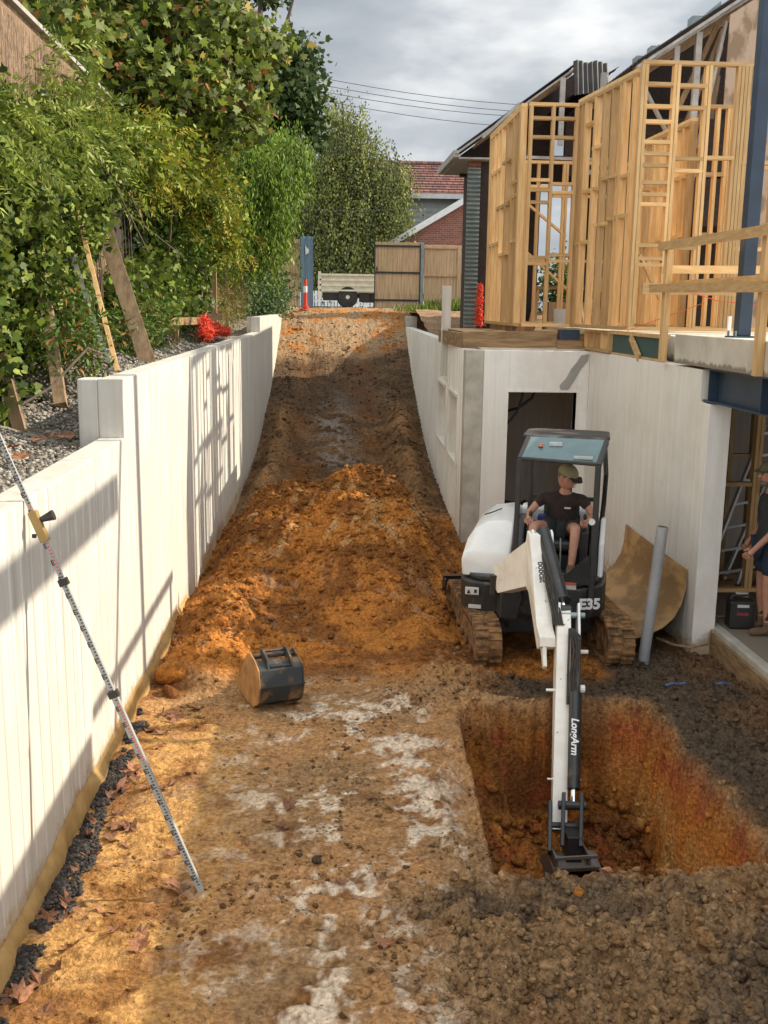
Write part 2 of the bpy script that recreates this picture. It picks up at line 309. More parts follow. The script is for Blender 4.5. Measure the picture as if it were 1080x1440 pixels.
def soil_col(X, Y, z, pit, mound, near, c1, c2, ramp, sh, w):
    def L(a, b, t): return a * (1 - t[..., None]) + b * t[..., None]
    one = np.ones(X.shape + (1,))
    b1 = fbm(X, Y, .9, 4, .55, 10); b2 = fbm(X, Y, 2.3, 5, .6, 11); b3 = fbm(X, Y, 5, 4, .6, 12)
    pk = np.clip(pit * 3, 0, 1); pk = np.where((pk > .05) & (pit < .97), 1., 0.); U_ = X * .9 + Y * 1.1
    b2 = b2 * (1 - pk) + fbm(U_, z * 1.3 + .3 * X, 2.3, 5, .6, 15) * pk; b3 = b3 * (1 - pk) + fbm(U_, z * 1.6, 5, 5, .6, 16) * pk
    C = TAN * one
    C = L(C, OLV, ss(.45, .62, b1) * .75)
    C = L(C, YEL, ss(-.35, -.8, X) * ss(8.8, 7.8, Y) * ss(.3, .55, b3) * .9)
    C = L(C, DOR, ss(.52, .66, b2) * .7)
    # dry lime-white scum in broken streaks
    st = np.exp(-((X - .05 - .12 * np.sin(Y * 1.6)) / .34) ** 2) + np.exp(-((X - .62) / .22) ** 2) * ss(8.9, 8, Y) * .9 + .35
    C = L(C, PAL, np.clip(st * ss(.50, .62, b2 * .3 + b3 * .4 + .3 * fbm(X, Y, 14, 4, .6, 62)) * ss(9.3, 8.4, Y) * ss(-1.0, -.6, X) * ss(1.15, .9, X) * 1.15, 0, .95))
    # clay of the heap
    o = np.clip(ss(.02, .12, mound) + ss(8.5, 9.5, Y) * (1 - ss(16, 17.5, Y)), 0, 1)
    cl = L(ORG * one, DOR, ss(.40, .62, b2) * .85); cl = L(cl, YEL, ss(.58, .72, b3) * .8 * ss(.3, .7, mound)); cl = L(cl, PAL * .7, ss(.66, .76, b3) * .18)
    C = L(C, cl, o)
    # near dark clods
    nc = L(OLV * one, DRK * 1.6, ss(.45, .65, b2) * .8); nc = L(nc, TAN * .8, ss(.6, .75, b3) * .6)
    C = L(C, nc, np.clip(near * 1.2, 0, 1))
    # dark crushed rock around the pit
    rx = 2.86
    dk = ss(2.75, 3.0, X + w) * ss(5.2, 5.6, Y + .6 * (b1 - .5)) + ss(8.25, 8.5, Y) * (1 - ss(9.0, 9.6, Y + (b1 - .5) * 1.5)) * ss(1.5, 2.0, X + (b2 - .5))
    dc = L(DRK * 1.25 * one, RBR, ss(3.3, 3.9, X + (b2 - .5) * 1.2) * .9)
    C = L(C, dc, np.clip(dk, 0, 1) * (1 - ss(13, 14, Y)))
    # pit
    pc = L(DOR * 1.15 * one, ORG * .9, ss(.4, .62, b2)); pc = L(pc, RED, ss(.6, .72, b3) * .5)
    C = L(C, pc, np.clip(pit * 3, 0, 1))
    rim = np.clip(pit * (1 - pit) * 4, 0, 1) * ss(2.4, 2.6, X)
    rw = L(ORG * 1.35 * one, RED * 1.2, ss(-.6, -.15, z) * ss(.44, .56, b3)); rw = L(rw, YEL * 1.25, ss(-.35, -.7, z) * ss(.35, .6, b2) * .9)
    C = L(C, rw, rim)
    # ramp
    rc = L(RBR * .62 * one, RBR * 1.2, ss(.4, .6, b2)); 
    rc = L(rc, DOR, (np.exp(-((X + .35) / .3) ** 2) + np.exp(-((X - 1.15) / .35) ** 2)) * ss(.35, .55, b1) * .8)
    gp = np.exp(-((X - .35) / .42) ** 2) * (ss(20.5, 21.5, Y) * (1 - ss(25.5, 28, Y)))
    rc = L(rc, np.array([.24, .21, .18]), np.clip(gp, 0, 1) * ss(.42, .55, b3 * .5 + b1 * .5))
    rc = L(rc, TAN * .8, np.clip(sh * 2.2, 0, 1) * ss(.35, .5, b3) * (1 - ss(25, 27, Y)))
    rc = L(rc, DRK, ss(25.0, 25.6, Y) * (1 - ss(31, 32, Y)) * .45)  # darker band painted where the old house's shadow crosses the ramp
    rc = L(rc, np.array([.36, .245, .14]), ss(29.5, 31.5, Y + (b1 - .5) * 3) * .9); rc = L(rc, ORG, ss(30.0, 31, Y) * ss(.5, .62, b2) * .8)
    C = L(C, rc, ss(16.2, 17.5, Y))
    return C * (.82 + .36 * (fbm(X, Y, 13, 3, .6, 14) * (1 - pk) + fbm(U_, z * 1.4, 9, 4, .6, 17) * pk))[..., None]
ys = [-1.0]
while ys[-1] < 36: ys.append(ys[-1] + (.08 if ys[-1] < 3.6 else max(.0125, .0030 * ys[-1])))
ys = np.array(ys); xs = np.arange(-1.78, 4.45, .0125)
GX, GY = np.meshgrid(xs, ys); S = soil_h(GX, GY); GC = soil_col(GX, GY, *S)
nx, ny = len(xs), len(ys)
V = np.stack([GX, GY, S[0]], -1).reshape(-1, 3)
i = (np.arange(ny - 1)[:, None] * nx + np.arange(nx - 1)[None]).ravel()
F = np.stack([i, i + 1, i + nx + 1, i + nx], 1)
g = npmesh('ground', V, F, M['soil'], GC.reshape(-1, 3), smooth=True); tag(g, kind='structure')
# surrounding land: the street and yards, one big sheet with the cutting left out
def land(name, rects, m, z=3.28, z2=None):
    b = MB()
    for x0, x1, y0, y1, za in rects: b.add([(x0, y0, za), (x1, y0, za), (x1, y1, za), (x0, y1, za)], [(0, 1, 2, 3)])
    return tag(b.build(name, m), kind='structure')
M['yard'] = mat('yard_soil', (.30, .21, .13), (.17, .12, .075), rough=.95, scale=3, bump=.8, bscale=14, bdist=.05)
M['asphalt'] = mat('asphalt', (.42, .41, .40), (.33, .32, .31), rough=.9, scale=6, bump=.2)
land('land', [(-400, -9, -50, 36, 3.2), (2.9, 400, 32.6, 36, 3.2), (9, 400, 18, 32.6, 3.0), (-400, 400, 46, 900, 3.25)], M['yard'])
land('street', [(-400, 400, 36, 46, 3.31)], M['asphalt'])
# yard beside the right wall, behind it
def patch(name, x0f, x1f, y0, y1, hf, m, cf, nxx=60, nyy=160):
    u = np.linspace(0, 1, nxx); yy = np.linspace(y0, y1, nyy); U, Y = np.meshgrid(u, yy); X = x0f(Y) * (1 - U) + x1f(Y) * U
    Z = hf(X, Y, U); V = np.stack([X, Y, Z], -1).reshape(-1, 3); i = (np.arange(nyy - 1)[:, None] * nxx + np.arange(nxx - 1)[None]).ravel()
    return tag(npmesh(name, V, np.stack([i, i + 1, i + nxx + 1, i + nxx], 1), m, cf(X, Y).reshape(-1, 3), smooth=True), kind='structure')
patch('yard', lambda y: RX(y) + .2, lambda y: y * 0 + 9.0, 18.4, 32.7, lambda X, Y, U: 2.62 + .62 * ss(22, 32, Y) + .25 * (fbm(X, Y, .9, 5, .6, 21) - .4) * (1 - ss(31, 32.6, Y)), M['soil'],
      lambda X, Y: np.array([.33, .22, .13]) * (.6 + .8 * fbm(X, Y, 1.5, 4, .6, 22))[..., None])
patch('garden_bank', lambda y: y * 0 - 9.1, lambda y: LX(y) - .13, -3, 36, lambda X, Y, U: 2.22 + .44 * ss(8.4, 11.0, Y) + .45 * ss(24, 34, Y) + (.30 * ss(-2.1, -3.2, X)) + .10 * (fbm(X, Y, 2, 5, .6, 23) - .5), M['soil'],
      lambda X, Y: np.array([.30, .27, .22]) * (.6 + .8 * fbm(X, Y, 3, 4, .6, 24))[..., None], 120, 500)

# scattered lumps
ICO_V = []
t_ = (1 + 5 ** .5) / 2
for a_, b_ in ((-1, t_), (1, t_), (-1, -t_), (1, -t_)): ICO_V.append((a_, b_, 0))
for a_, b_ in ((-1, t_), (1, t_), (-1, -t_), (1, -t_)): ICO_V.append((0, a_, b_))
for a_, b_ in ((t_, -1), (t_, 1), (-t_, -1), (-t_, 1)): ICO_V.append((a_, 0, b_))
ICO_V = np.array(ICO_V) / 1.9
ICO_F = np.array([(0, 11, 5), (0, 5, 1), (0, 1, 7), (0, 7, 10), (0, 10, 11), (1, 5, 9), (5, 11, 4), (11, 10, 2), (10, 7, 6), (7, 1, 8), (3, 9, 4), (3, 4, 2), (3, 2, 6), (3, 6, 8), (3, 8, 9), (4, 9, 5), (2, 4, 11), (6, 2, 10), (8, 6, 7), (9, 8, 1)])
def lumps(name, X, Y, Z, size, cols, m, flat=.75):
    n = len(X); P = ICO_V[None] * (1 + .55 * (rng.random((n, 12, 1)) - .5) * 2) * size[:, None, None] * np.stack([.7 + .6 * rng.random(n), .7 + .6 * rng.random(n), flat * (.7 + .5 * rng.random(n))], 1)[:, None]
    a = rng.random(n) * 6.283; c, s = np.cos(a)[:, None], np.sin(a)[:, None]
    P = np.stack([P[..., 0] * c - P[..., 1] * s, P[..., 0] * s + P[..., 1] * c, P[..., 2]], -1) + np.stack([X, Y, Z + size * .08], 1)[:, None]
    F = (ICO_F[None] + np.arange(n)[:, None, None] * 12).reshape(-1, 3)
    return npmesh(name, P.reshape(-1, 3), F, m, np.repeat(cols, 12, 0))
def scatter_soil(n, x0, x1, y0, y1, smin, smax, keep, k=2.5, cmul=None):
    X = x0 + (x1 - x0) * rng.random(n); Y = y0 + (y1 - y0) * rng.random(n)
    s = soil_h(X, Y); c = soil_col(X, Y, *s); k_ = keep(X, Y, s) > rng.random(n)
    sz = smin + (smax - smin) * rng.random(n) ** (k * 3.2)
    c = c * (.75 + .5 * rng.random((n, 1))) * (cmul or 1)
    return X[k_], Y[k_], s[0][k_], sz[k_], c[k_]
L_ = [scatter_soil(26000, -1.5, 2.2, 9, 16.5, .008, .055, lambda X, Y, s: np.clip(s[2] * 1.2 + .15, 0, 1) * (X < RX(Y))),
      scatter_soil(9000, 1.0, 2.95, 5.55, 8.5, .01, .075, lambda X, Y, s: (s[1] > .8) * (.35 + .65 * ss(1.8, 2.5, X))),
      scatter_soil(20000, .1, 4.2, 4.2, 5.7, .004, .034, lambda X, Y, s: s[3] * .9 + .05),
      scatter_soil(9000, 1.2, 4.15, 5.6, 10.2, .006, .035, lambda X, Y, s: (1 - s[1]) * .9),
      scatter_soil(5000, -1.4, 1.1, 4.2, 9.2, .004, .022, lambda X, Y, s: .25 + .7 * (fbm(X, Y, 1.5, 3, .5, 31) > .55)),
      scatter_soil(9000, -1.3, 1.3, 4.2, 9.0, .004, .020, lambda X, Y, s: ss(.42, .6, fbm(X, Y, 1.9, 4, .6, 71)), cmul=.42),
      scatter_soil(14000, -1.35, 2.5, 16, 34, .015, .06, lambda X, Y, s: np.clip(s[7] * 1.5 + .25, 0, 1) * (X < RX(Y)))]
tag(lumps('soil_clods', *[np.concatenate([q[i] for q in L_]) for i in range(4)], np.concatenate([q[4] for q in L_]), M['soil']), 'loose crumbs and clods of orange and brown clay over the dig', 'soil', kind='stuff')
# gravel on the garden bank, and the dark strip along the footing
n = 50000; X = LX(0) - .12 - 1.9 * rng.random(n) ** 1.3; Y = 3 + 19 * rng.random(n) ** 1.4
Z = 2.22 + .44 * ss(8.4, 11.0, Y) + .30 * ss(-2.1, -3.2, X) + .10 * (fbm(X, Y, 2, 5, .6, 23) - .5); X = X + .0148 * Y
keep = ~((Y < 8.6) & (Y > 8.35)); g_ = (.10 + .42 * rng.random((n, 1)) ** 1.4) * np.array([1.0, .93, .82])
tag(lumps('gravel', X[keep], Y[keep], Z[keep], (.008 + .014 * rng.random(n) ** 2)[keep], g_[keep], M['gravel']), 'grey crushed stone lying on top of the left bank', 'gravel', kind='stuff')
n = 5200; Y = 4.2 + 4.4 * rng.random(n); X = LX(Y) + .05 + .19 * rng.random(n) ** 1.3; k_ = (fbm(X, Y, 3.4, 4, .6, 51) > .42 + .45 * ss(.14, .30, X - LX(Y)) + .3 * ss(7.4, 8.4, Y)); X, Y = X[k_], Y[k_]; n = len(X)
tag(lumps('drainage_gravel', X, Y, soil_h(X, Y)[0] + .01, .007 + .010 * rng.random(n), (.025 + .07 * rng.random((n, 1)) ** 2) * np.array([1, .82, .74]), M['gravel']), 'dark drainage stones along the foot of the left wall', 'gravel', kind='stuff')

# ================================================================ RETAINING WALLS
def ribwall(path, z0, zt, th, side, pitch=.2, groove=.012, depth=.022):
    """path: [(x,y),(x,y)] face line; th thickness to the side (+1 = left of path); vertical V grooves on the face."""
    p = Vector(path[0]); q = Vector(path[1]); d = (q - p); L = d.length; d /= L; nrm = Vector((-d.y, d.x)) * side
    s = [0.0]; k = pitch * .5
    pts = [(0, 0)]
    while k < L - groove:
        pts += [(k - groove, 0), (k, depth), (k + groove, 0)]; k += pitch
    pts.append((L, 0))
    poly = [(p + d * a + nrm * b) for a, b in pts] + [q + nrm * th, p + nrm * th]
    return MB().prism([(v.x, v.y) for v in poly], z0, zt, 'z')
lw = thing('retaining_wall', 'long white ribbed retaining wall along the left side of the dig', 'retaining wall', (-1.6, 8, 0))
ribwall([(LX(-1), -1), (LX(8.35), 8.35)], -.3, 2.29, .2, 1).build('low_panel', M['dincel'], lw, bevel=.006)
ribwall([(LX(8.352), 8.352), (LX(23.6), 23.6)], -.3, 2.76, .2, 1, .2, .010, -.006).build('tall_panel', M['dincel'], lw, bevel=.006)
ribwall([(LX(23.602), 23.602), (LX(34.9), 34.9)], -.3, 3.10, .2, 1, .3, .014, -.010).build('end_panel', M['dincel'], lw, bevel=.006)
MB().box((LX(8.4) - .36, 8.354, 2.2), (LX(8.4) - .202, 8.6, 2.758)).build('end_block', M['dincel'], lw, bevel=.01)
MB().box((LX(23.6) - .30, 23.604, 2.6), (LX(23.6) - .202, 23.9, 3.098)).build('block_face', M['concrete'], lw, bevel=.01)
# wavy foam along the footing
yy = np.linspace(0, 11.5, 150); b = MB(); pr = None
prof = []
for y in yy:
    w_ = .038 + .014 * math.sin(y * 4.3) * math.sin(y * 1.7) + .012 * math.sin(y * 11)
    zt_ = .10 + .025 * math.sin(y * 3.1 + 1)
    x0 = LX(y) + .002
    prof.append([(x0, y, -.1), (x0, y, zt_ + .03), (x0 + w_ * .5, y, zt_), (x0 + w_, y, zt_ * .55), (x0 + w_ + .01, y, -.1)])
vs = [p for r_ in prof for p in r_]; k = 5
b.add(vs, [(i * k + j, i * k + j + 1, (i + 1) * k + j + 1, (i + 1) * k + j) for i in range(len(prof) - 1) for j in range(k - 1)])
b.build('footing_strip', M['foam'], lw, smooth=True)
# right wall along the ramp with two recesses
rw = thing('retaining_wall', 'white ribbed retaining wall with two window recesses right of the ramp', 'retaining wall', (2.1, 15, 0))
def rseg(y0, y1, z0, z1, ox=0): return ribwall([(RX(y1) + ox, y1), (RX(y0) + ox, y0)], z0, z1, .2, 1, .30, .018, -.016)
ext = MB()
Z0, ZT = -.35, 2.76
for (y0, y1, z0, z1) in ((15.02, 15.75, Z0, ZT), (15.75, 17.3, Z0, .95), (15.75, 17.3, 2.02, ZT), (17.3, 17.75, Z0, ZT), (17.75, 19.6, Z0, .95), (17.75, 19.6, 2.02, ZT), (19.6, 32.4, Z0, ZT)):
    s_ = rseg(y0, y1, z0, z1); ext.add(s_.v, s_.f)
ext.build('ribbed_panel', M['dincel_shade_lift'], rw)
for y0, y1 in ((15.75, 17.3), (17.75, 19.6)):
    fr = MB()
    x0, x1 = RX(y0), RX(y1)
    fr.bar((x0 - .008, y0, .95), (x1 - .008, y1, .95), .04, .05); fr.bar((x0 - .008, y0, 2.02), (x1 - .008, y1, 2.02), .04, .05)
    fr.bar((x0 - .008, y0, .98), (x0 - .008, y0, 1.99), .05, .05); fr.bar((x1 - .008, y1, .98), (x1 - .008, y1, 1.99), .05, .05)
    fr.build('recess_frame', M['dincel_shade_lift'], rw)
    MB().bar((x0 + .17, y0 - .02, 1.48), (x1 + .17, y1 + .02, 1.48), .05, 1.1).build('recess_panel', M['dincel_shade_lift'], rw)
MB().box((RX(32.4), 32.42, 2.4), (RX(32.4) + .34, 33.0, 3.08)).build('end_block', M['concrete'], rw, bevel=.02)
# front wall of the basement
bw = thing('basement_wall', 'white basement wall with a dark doorway behind the excavator', 'wall', (3, 14.98, 0))
MB().box((2.105, 14.965, -.4), (2.375, 15.2, 2.762)).build('raw_column', M['concrete'], bw, bevel=.015)
DW0, DW1, DZ = 2.75, 3.76, 2.16
MB().box((2.377, 14.98, -.4), (DW0, 15.18, 2.758)).box((DW1, 14.98, -.4), (3.93, 15.18, 2.758)).box((DW0 + .001, 14.981, DZ), (DW1 - .001, 15.179, 2.757)).build('panel', M['dincel_shade_lift'], bw, bevel=.004)
M['grime'] = plain('cement_smear', (.36, .34, .31), .9)
b = MB(); pts = [(3.52, 2.2), (3.63, 2.2), (3.72, 2.35), (3.80, 2.5), (3.90, 2.62), (3.915, 2.72), (3.80, 2.70), (3.74, 2.6), (3.66, 2.5), (3.60, 2.38), (3.50, 2.26)]
b.prism(pts, 14.968, 14.985, 'y').build('cement_smear', M['grime'], bw)
MB().box((DW0 - .03, 14.972, -.4), (DW0, 15.19, DZ)).box((DW1, 14.972, -.4), (DW1 + .03, 15.19, DZ)).box((DW0 - .03, 14.972, DZ - .001), (DW1 + .03, 15.19, DZ + .03)).build('door_reveal', M['dincel_shade_lift'], bw)
# side wall
sw = thing('basement_wall', 'tall white streaked wall right of the excavator, ending at the column', 'wall', (3.95, 12.5, 0))
ribwall([(3.93, 14.978), (3.88, 10.352)], -.4, 2.77, .2, 1, .45, .006, .003).build('panel', M['dincel_shade_lift'], sw, bevel=.004)
MB().prism([(3.88, 10.35), (4.12, 10.35), (4.12, 10.10), (3.885, 10.10)], -.3, 2.44, 'z').build('end_column', M['dincel_shade_lift'], sw, bevel=.006)
# dark room behind the doorway
rm = MB(); rm.box((2.45, 18.0, -.4), (6, 18.1, 2.7)); rm.box((2.35, 15.19, -.4), (2.44, 18.0, 2.7)); rm.box((4.6, 15.2, -.4), (4.7, 18.0, 2.7)); rm.box((2.36, 15.2, 2.70), (4.7, 18.1, 2.78)); rm.box((2.36, 15.2, -.45), (4.7, 18.1, -.25))
M['room'] = mat('dim_wall', (.66, .58, .48), (.55, .48, .40), rough=.8, scale=3, stretch=(5, 5, .3), bump=.05)
o = rm.build('basement_room', M['room']); tag(o, 'dim back room seen through the basement doorway', 'room')
MB().tube([(2.5, 15.9, 1.75), (2.8, 15.8, 1.78), (3.05, 15.7, 1.86), (3.25, 15.7, 2.02), (3.32, 15.7, 2.2), (3.33, 15.7, 2.66)], .022, 8).build('cable', M['black']); tag(bpy.data.objects['cable'], 'black conduit curving up inside the dark doorway, upper of two', 'conduit')
o = MB().tube([(2.62, 15.6, 1.3), (2.8, 15.6, 1.55), (3.0, 15.6, 1.8), (3.08, 15.6, 2.05), (3.09, 15.6, 2.3), (3.09, 15.6, 2.66)], .018, 8).build('cable', M['black']); tag(o, 'black conduit hanging steeply in the dark doorway, crossing the other', 'conduit')
# ================================================================ UPPER SLAB, STEEL
sl = thing('concrete_slab', 'raw concrete slab edge over the basement opening at right', 'slab', (4, 10, 2.8))
MB().box((3.87, 1.0, 2.795), (9, 11.2, 3.105)).build('slab_edge', M['slab'], sl, bevel=.006)
MB().box((4.15, 11.21, 2.80), (10, 19, 3.06)).build('floor', M['slab'], sl)
b = thing('steel_beam', 'dark blue steel beam under the concrete slab at right', 'beam', (3.95, 9, 2.45))
MB().box((3.90, 4, 2.455), (4.12, 10.34, 2.47)).box((3.90, 4, 2.775), (4.12, 10.34, 2.79)).box((4.0, 4, 2.47), (4.012, 10.34, 2.775)).build('beam_body', M['steel'], b)
MB().box((3.905, 8.95, 2.471), (3.999, 8.965, 2.774)).build('stiffener', M['steel'], b)
MB().box((3.905, 10.2, 2.471), (3.999, 10.215, 2.774)).build('stiffener', M['steel'], b)
b = thing('steel_column', 'tall dark blue steel column standing on the slab at the right edge', 'column', (4.13, 10, 3.105))
MB().box((4.06, 9.95, 3.12), (4.19, 10.08, 7.6)).build('column_body', M['steel'], b, bevel=.008)
MB().box((4.0, 9.90, 3.106), (4.25, 10.13, 3.12)).build('base_plate', M['steel'], b)
bt = MB()
for x, y in ((4.025, 9.925), (4.225, 9.925), (4.025, 10.105), (4.225, 10.105)): bt.cyl((x, y, 3.145), .012, .05, n=8)
bt.build('anchor_bolts', M['galv'], b)
# shade-casting parts of the same building, outside the frame
o = MB().box((4.02, 2.0, 5.50), (4.16, 9.15, 5.72)).build('steel_beam', M['steel']); tag(o, 'dark blue steel beam beyond the right edge of the view', 'beam')
o = MB().bar((4.1, 9.5, 6.6), (4.1, 8.55, 3.1), .07, .07, (1, 0, 0)).build('raking_prop', M['steel']); tag(o, 'steel raking prop beside the column, outside the view', 'prop')
o = MB().box((3.80, 1, 3.50), (3.84, 7.95, 3.94)).build('edge_hoarding', M['ply']); tag(o, 'plywood edge board on the slab beyond the right edge of the view', 'hoarding')
# basement
o = MB().box((4.22, 2, -.4), (10, 15, .10)).build('basement_floor', M['slab']); tag(o, kind='structure')
k = thing('kerb', 'rough concrete kerb along the edge of the basement floor', 'kerb', (4.15, 9, 0))
MB().prism([(4.03, 5), (4.21, 5), (4.21, 10.9), (4.12, 10.9)], -.3, .125, 'z').build('kerb_body', M['concrete'], k, bevel=.02)
MB().prism([(3.97, 5), (4.025, 5), (4.115, 10.6), (4.09, 10.6)], -.3, .06, 'z').build('kerb_board', M['oldwoodh'], k, bevel=.006)
bk = MB().box((4.1, 13.6, -.3), (10, 13.8, 2.79)).box((9.0, 2, -.3), (9.2, 13.6, 2.79)).build('basement_wall', M['room']); tag(bk, 'dim inner wall at the back of the open basement', 'wall')

# ================================================================ TIMBER FRAMES
FZ, FT = 3.10, 6.24
def stud(root, p, z0, z1, along, w=.045, d=.09, name='stud', n=1):
    """along 'x' (frame faces the camera) or 'y'."""
    x, y = p; hx, hy = (w * n / 2, d / 2) if along == 'x' else (d / 2, w * n / 2)
    b = MB()
    if n > 1:
        for i in range(n):
            o_ = -w * n / 2 + i * w
            j_ = random.uniform(-.004, .004)
            if along == 'x': b.box((x + o_ + .003, y - d / 2 + j_, z0), (x + o_ + w - .003, y + d / 2 + j_, z1))
            else: b.box((x - d / 2 + j_, y + o_ + .003, z0), (x + d / 2 + j_, y + o_ + w - .003, z1))
    else: b.box((x - hx, y - hy, z0), (x + hx, y + hy, z1))
    return b.build(name, M['pine'], root)
def hbar(root, p, q, z, h=.045, d=.088, name='nogging'):
    return MB().bar((p[0], p[1], z), (q[0], q[1], z), d, h).build(name, M['pineh'], root)
def frame(label, p, q, zb, zt, studs, rungs, along, double=True, group='new pine wall frames on the slab', brace=()):
    """studs: [(t, n)] positions in metres from p; rungs: [(t0, t1, z)]"""
    L = math.dist(p, q); ux, uy = (q[0] - p[0]) / L, (q[1] - p[1]) / L
    at = lambda t: (p[0] + ux * t, p[1] + uy * t)
    root = thing('wall_frame', label, 'timber frame', (p[0], p[1], zb), group)
    hbar(root, p, q, zb + .0225, name='bottom_plate'); hbar(root, p, q, zt - .0225, name='top_plate')
    if double: hbar(root, p, q, zt - .0685, name='top_plate')
    zt2 = zt - (.092 if double else .046)
    for t, n in studs: stud(root, at(t), zb + .0455, zt2, along, n=n)
    for t0, t1, z in rungs: hbar(root, at(t0), at(t1), z)
    for t0, z0, t1, z1 in brace:
        a, c = at(t0), at(t1)
        MB().bar((a[0], a[1], z0), (c[0], c[1], z1), .035, .085, (1, 0, 0) if along == 'y' else (0, 1, 0)).build('brace', M['pineh'], root)
    return root
hh = lambda y: FT - (y - 145) / 315 * 3.14       # target pixel row -> height for the B wall
# A: side wall, left end
A = frame('leftmost pine side frame, tightly spaced studs with a narrow slot opening', (2.92, 15.45), (2.92, 18.25), FZ, FT,
      [(.03, 2), (.14, 1), (.33, 1), (.60, 2), (1.15, 2), (1.62, 1), (1.95, 1), (2.3, 1), (2.55, 1), (2.77, 1)],
      [(.2, .85, 4.35), (.85, 1.6, 4.2), (1.6, 2.7, 4.4), (.1, .8, 5.2), (.8, 1.5, 5.6), (1.6, 2.6, 5.55), (.2, 1.0, 5.0), (1.0, 2.0, 4.95)], 'y')
# B: facing wall beside it
B = frame('pine frame facing us left of the tall one, open ladder of noggings with sky behind', (2.98, 15.4), (3.70, 15.4), FZ, FT,
      [(.03, 1), (.35, 1), (.69, 1)],
      [(.05, .69, hh(y)) for y in (166, 192)] + [(.05, .35, hh(y)) for y in (251, 265, 282, 360, 369)] + [(.37, .69, hh(y)) for y in (256, 268, 356, 365)], 'x', False)
C_ = frame('pine side frame stepping forward between the two facing frames', (3.74, 15.45), (3.97, 13.4), FZ, FT + .06,
      [(.03, 2), (.16, 1), (.30, 2), (.68, 2), (.98, 2), (1.28, 1), (1.55, 1), (1.66, 2), (1.96, 1), (2.03, 1)],
      [(.35, .8, 5.0), (.8, 1.3, 4.5), (1.3, 2.0, 4.55), (.1, .7, 4.3), (.62, 1.0, 5.55), (1.0, 1.6, 5.1), (1.6, 2.0, 5.05), (.3, .62, 5.9)], 'y')
hd = lambda y: 6.37 - (y - 86) / 380 * 3.27
D = frame('tallest pine frame facing us, widest, with ladder of short rungs at its left', (3.96, 13.3), (6.6, 13.3), FZ, 6.37,
      [(.03, 2), (.43, 2), (.83, 2), (1.28, 4), (1.75, 1), (1.95, 1), (2.35, 1), (2.6, 1)],
      [(.06, .43, hd(y)) for y in (118, 148, 169, 197, 213, 229, 253, 270, 284, 342, 361, 370)] +
      [(.47, .83, hd(y)) for y in (119, 149, 219, 236, 345)] + [(.87, 1.22, hd(y)) for y in (217,)] + [(1.3, 2.6, hd(y)) for y in (222, 345)], 'x', False,
      brace=[(.10, 4.05, .40, 3.5)])
# inner frames
E1 = frame('inner pine frame seen through the tall frame, running away from us', (5.12, 14.6), (5.05, 16.9), FZ, 5.95,
      [(.03, 2), (.3, 1), (.6, 2), (.9, 1), (1.2, 1), (1.5, 2), (1.8, 1), (2.1, 1), (2.25, 1)], [(.1, 1.1, 4.4), (1.1, 2.2, 4.35), (.1, 2.2, 5.2)], 'y')
E2 = frame('inner pine frame facing us behind the bundle of four studs', (5.18, 14.5), (6.7, 14.5), FZ, 6.10,
      [(.03, 2), (.22, 1), (.38, 2), (.62, 1), (.8, 2), (1.05, 1), (1.3, 2), (1.48, 1)], [(.05, .4, 5.2), (.4, .8, 5.25), (.05, .8, 4.4), (.8, 1.4, 4.4), (.8, 1.4, 5.3)], 'x', False)
E3 = frame('inner pine frame far inside, seen between rungs behind the doorway wall', (3.35, 17.6), (5.1, 17.6), FZ, 5.75,
      [(.03, 1), (.25, 1), (.45, 1), (.7, 2), (1.0, 1), (1.2, 1), (1.45, 1), (1.7, 1)], [(0.05, .45, hh(235)), (.05, 1.7, 4.15), (.5, 1.7, 5.2)], 'x', False,
      brace=[(.1, 5.05, .75, 4.55), (.02, 4.35, .8, 3.7)])
# rim of the floor on the wall top
rim = thing('cripple_frame', 'short cripple studs under the frame on top of the white wall', 'timber frame', (3.96, 14.5, 2.78))
hbar(rim, (3.94, 15.25), (3.94, 13.88), 3.055, .04, .08, 'rim_plate'); hbar(rim, (3.94, 15.25), (3.94, 13.88), 2.80, .04, .08, 'rim_plate')
for y in (15.2, 15.0, 14.65, 14.3, 13.92): stud(rim, (3.94, y), 2.822, 3.032, 'y')
gp = thing('formwork_panel', 'dark green formwork panel with a pale timber offcut leaning on it', 'panel', (3.95, 12.7, 2.77))
M['green'] = plain('green_formply', (.012, .07, .065), .5)
MB().box((3.93, 11.75, 2.80), (3.96, 13.84, 3.035)).build('panel_sheet', M['green'], gp)
MB().box((3.90, 11.7, 3.04), (3.99, 13.86, 3.085)).box((3.925, 11.7, 2.775), (3.97, 13.86, 2.80)).build('panel_batten', M['pineh'], gp)
o = MB().bar((3.905, 12.55, 2.78), (3.905, 12.95, 3.03), .1, .03, (1, 0, 0)).build('timber_offcut', M['pineh']); tag(o, 'pale slanting timber offcut against the dark green panel', 'offcut')
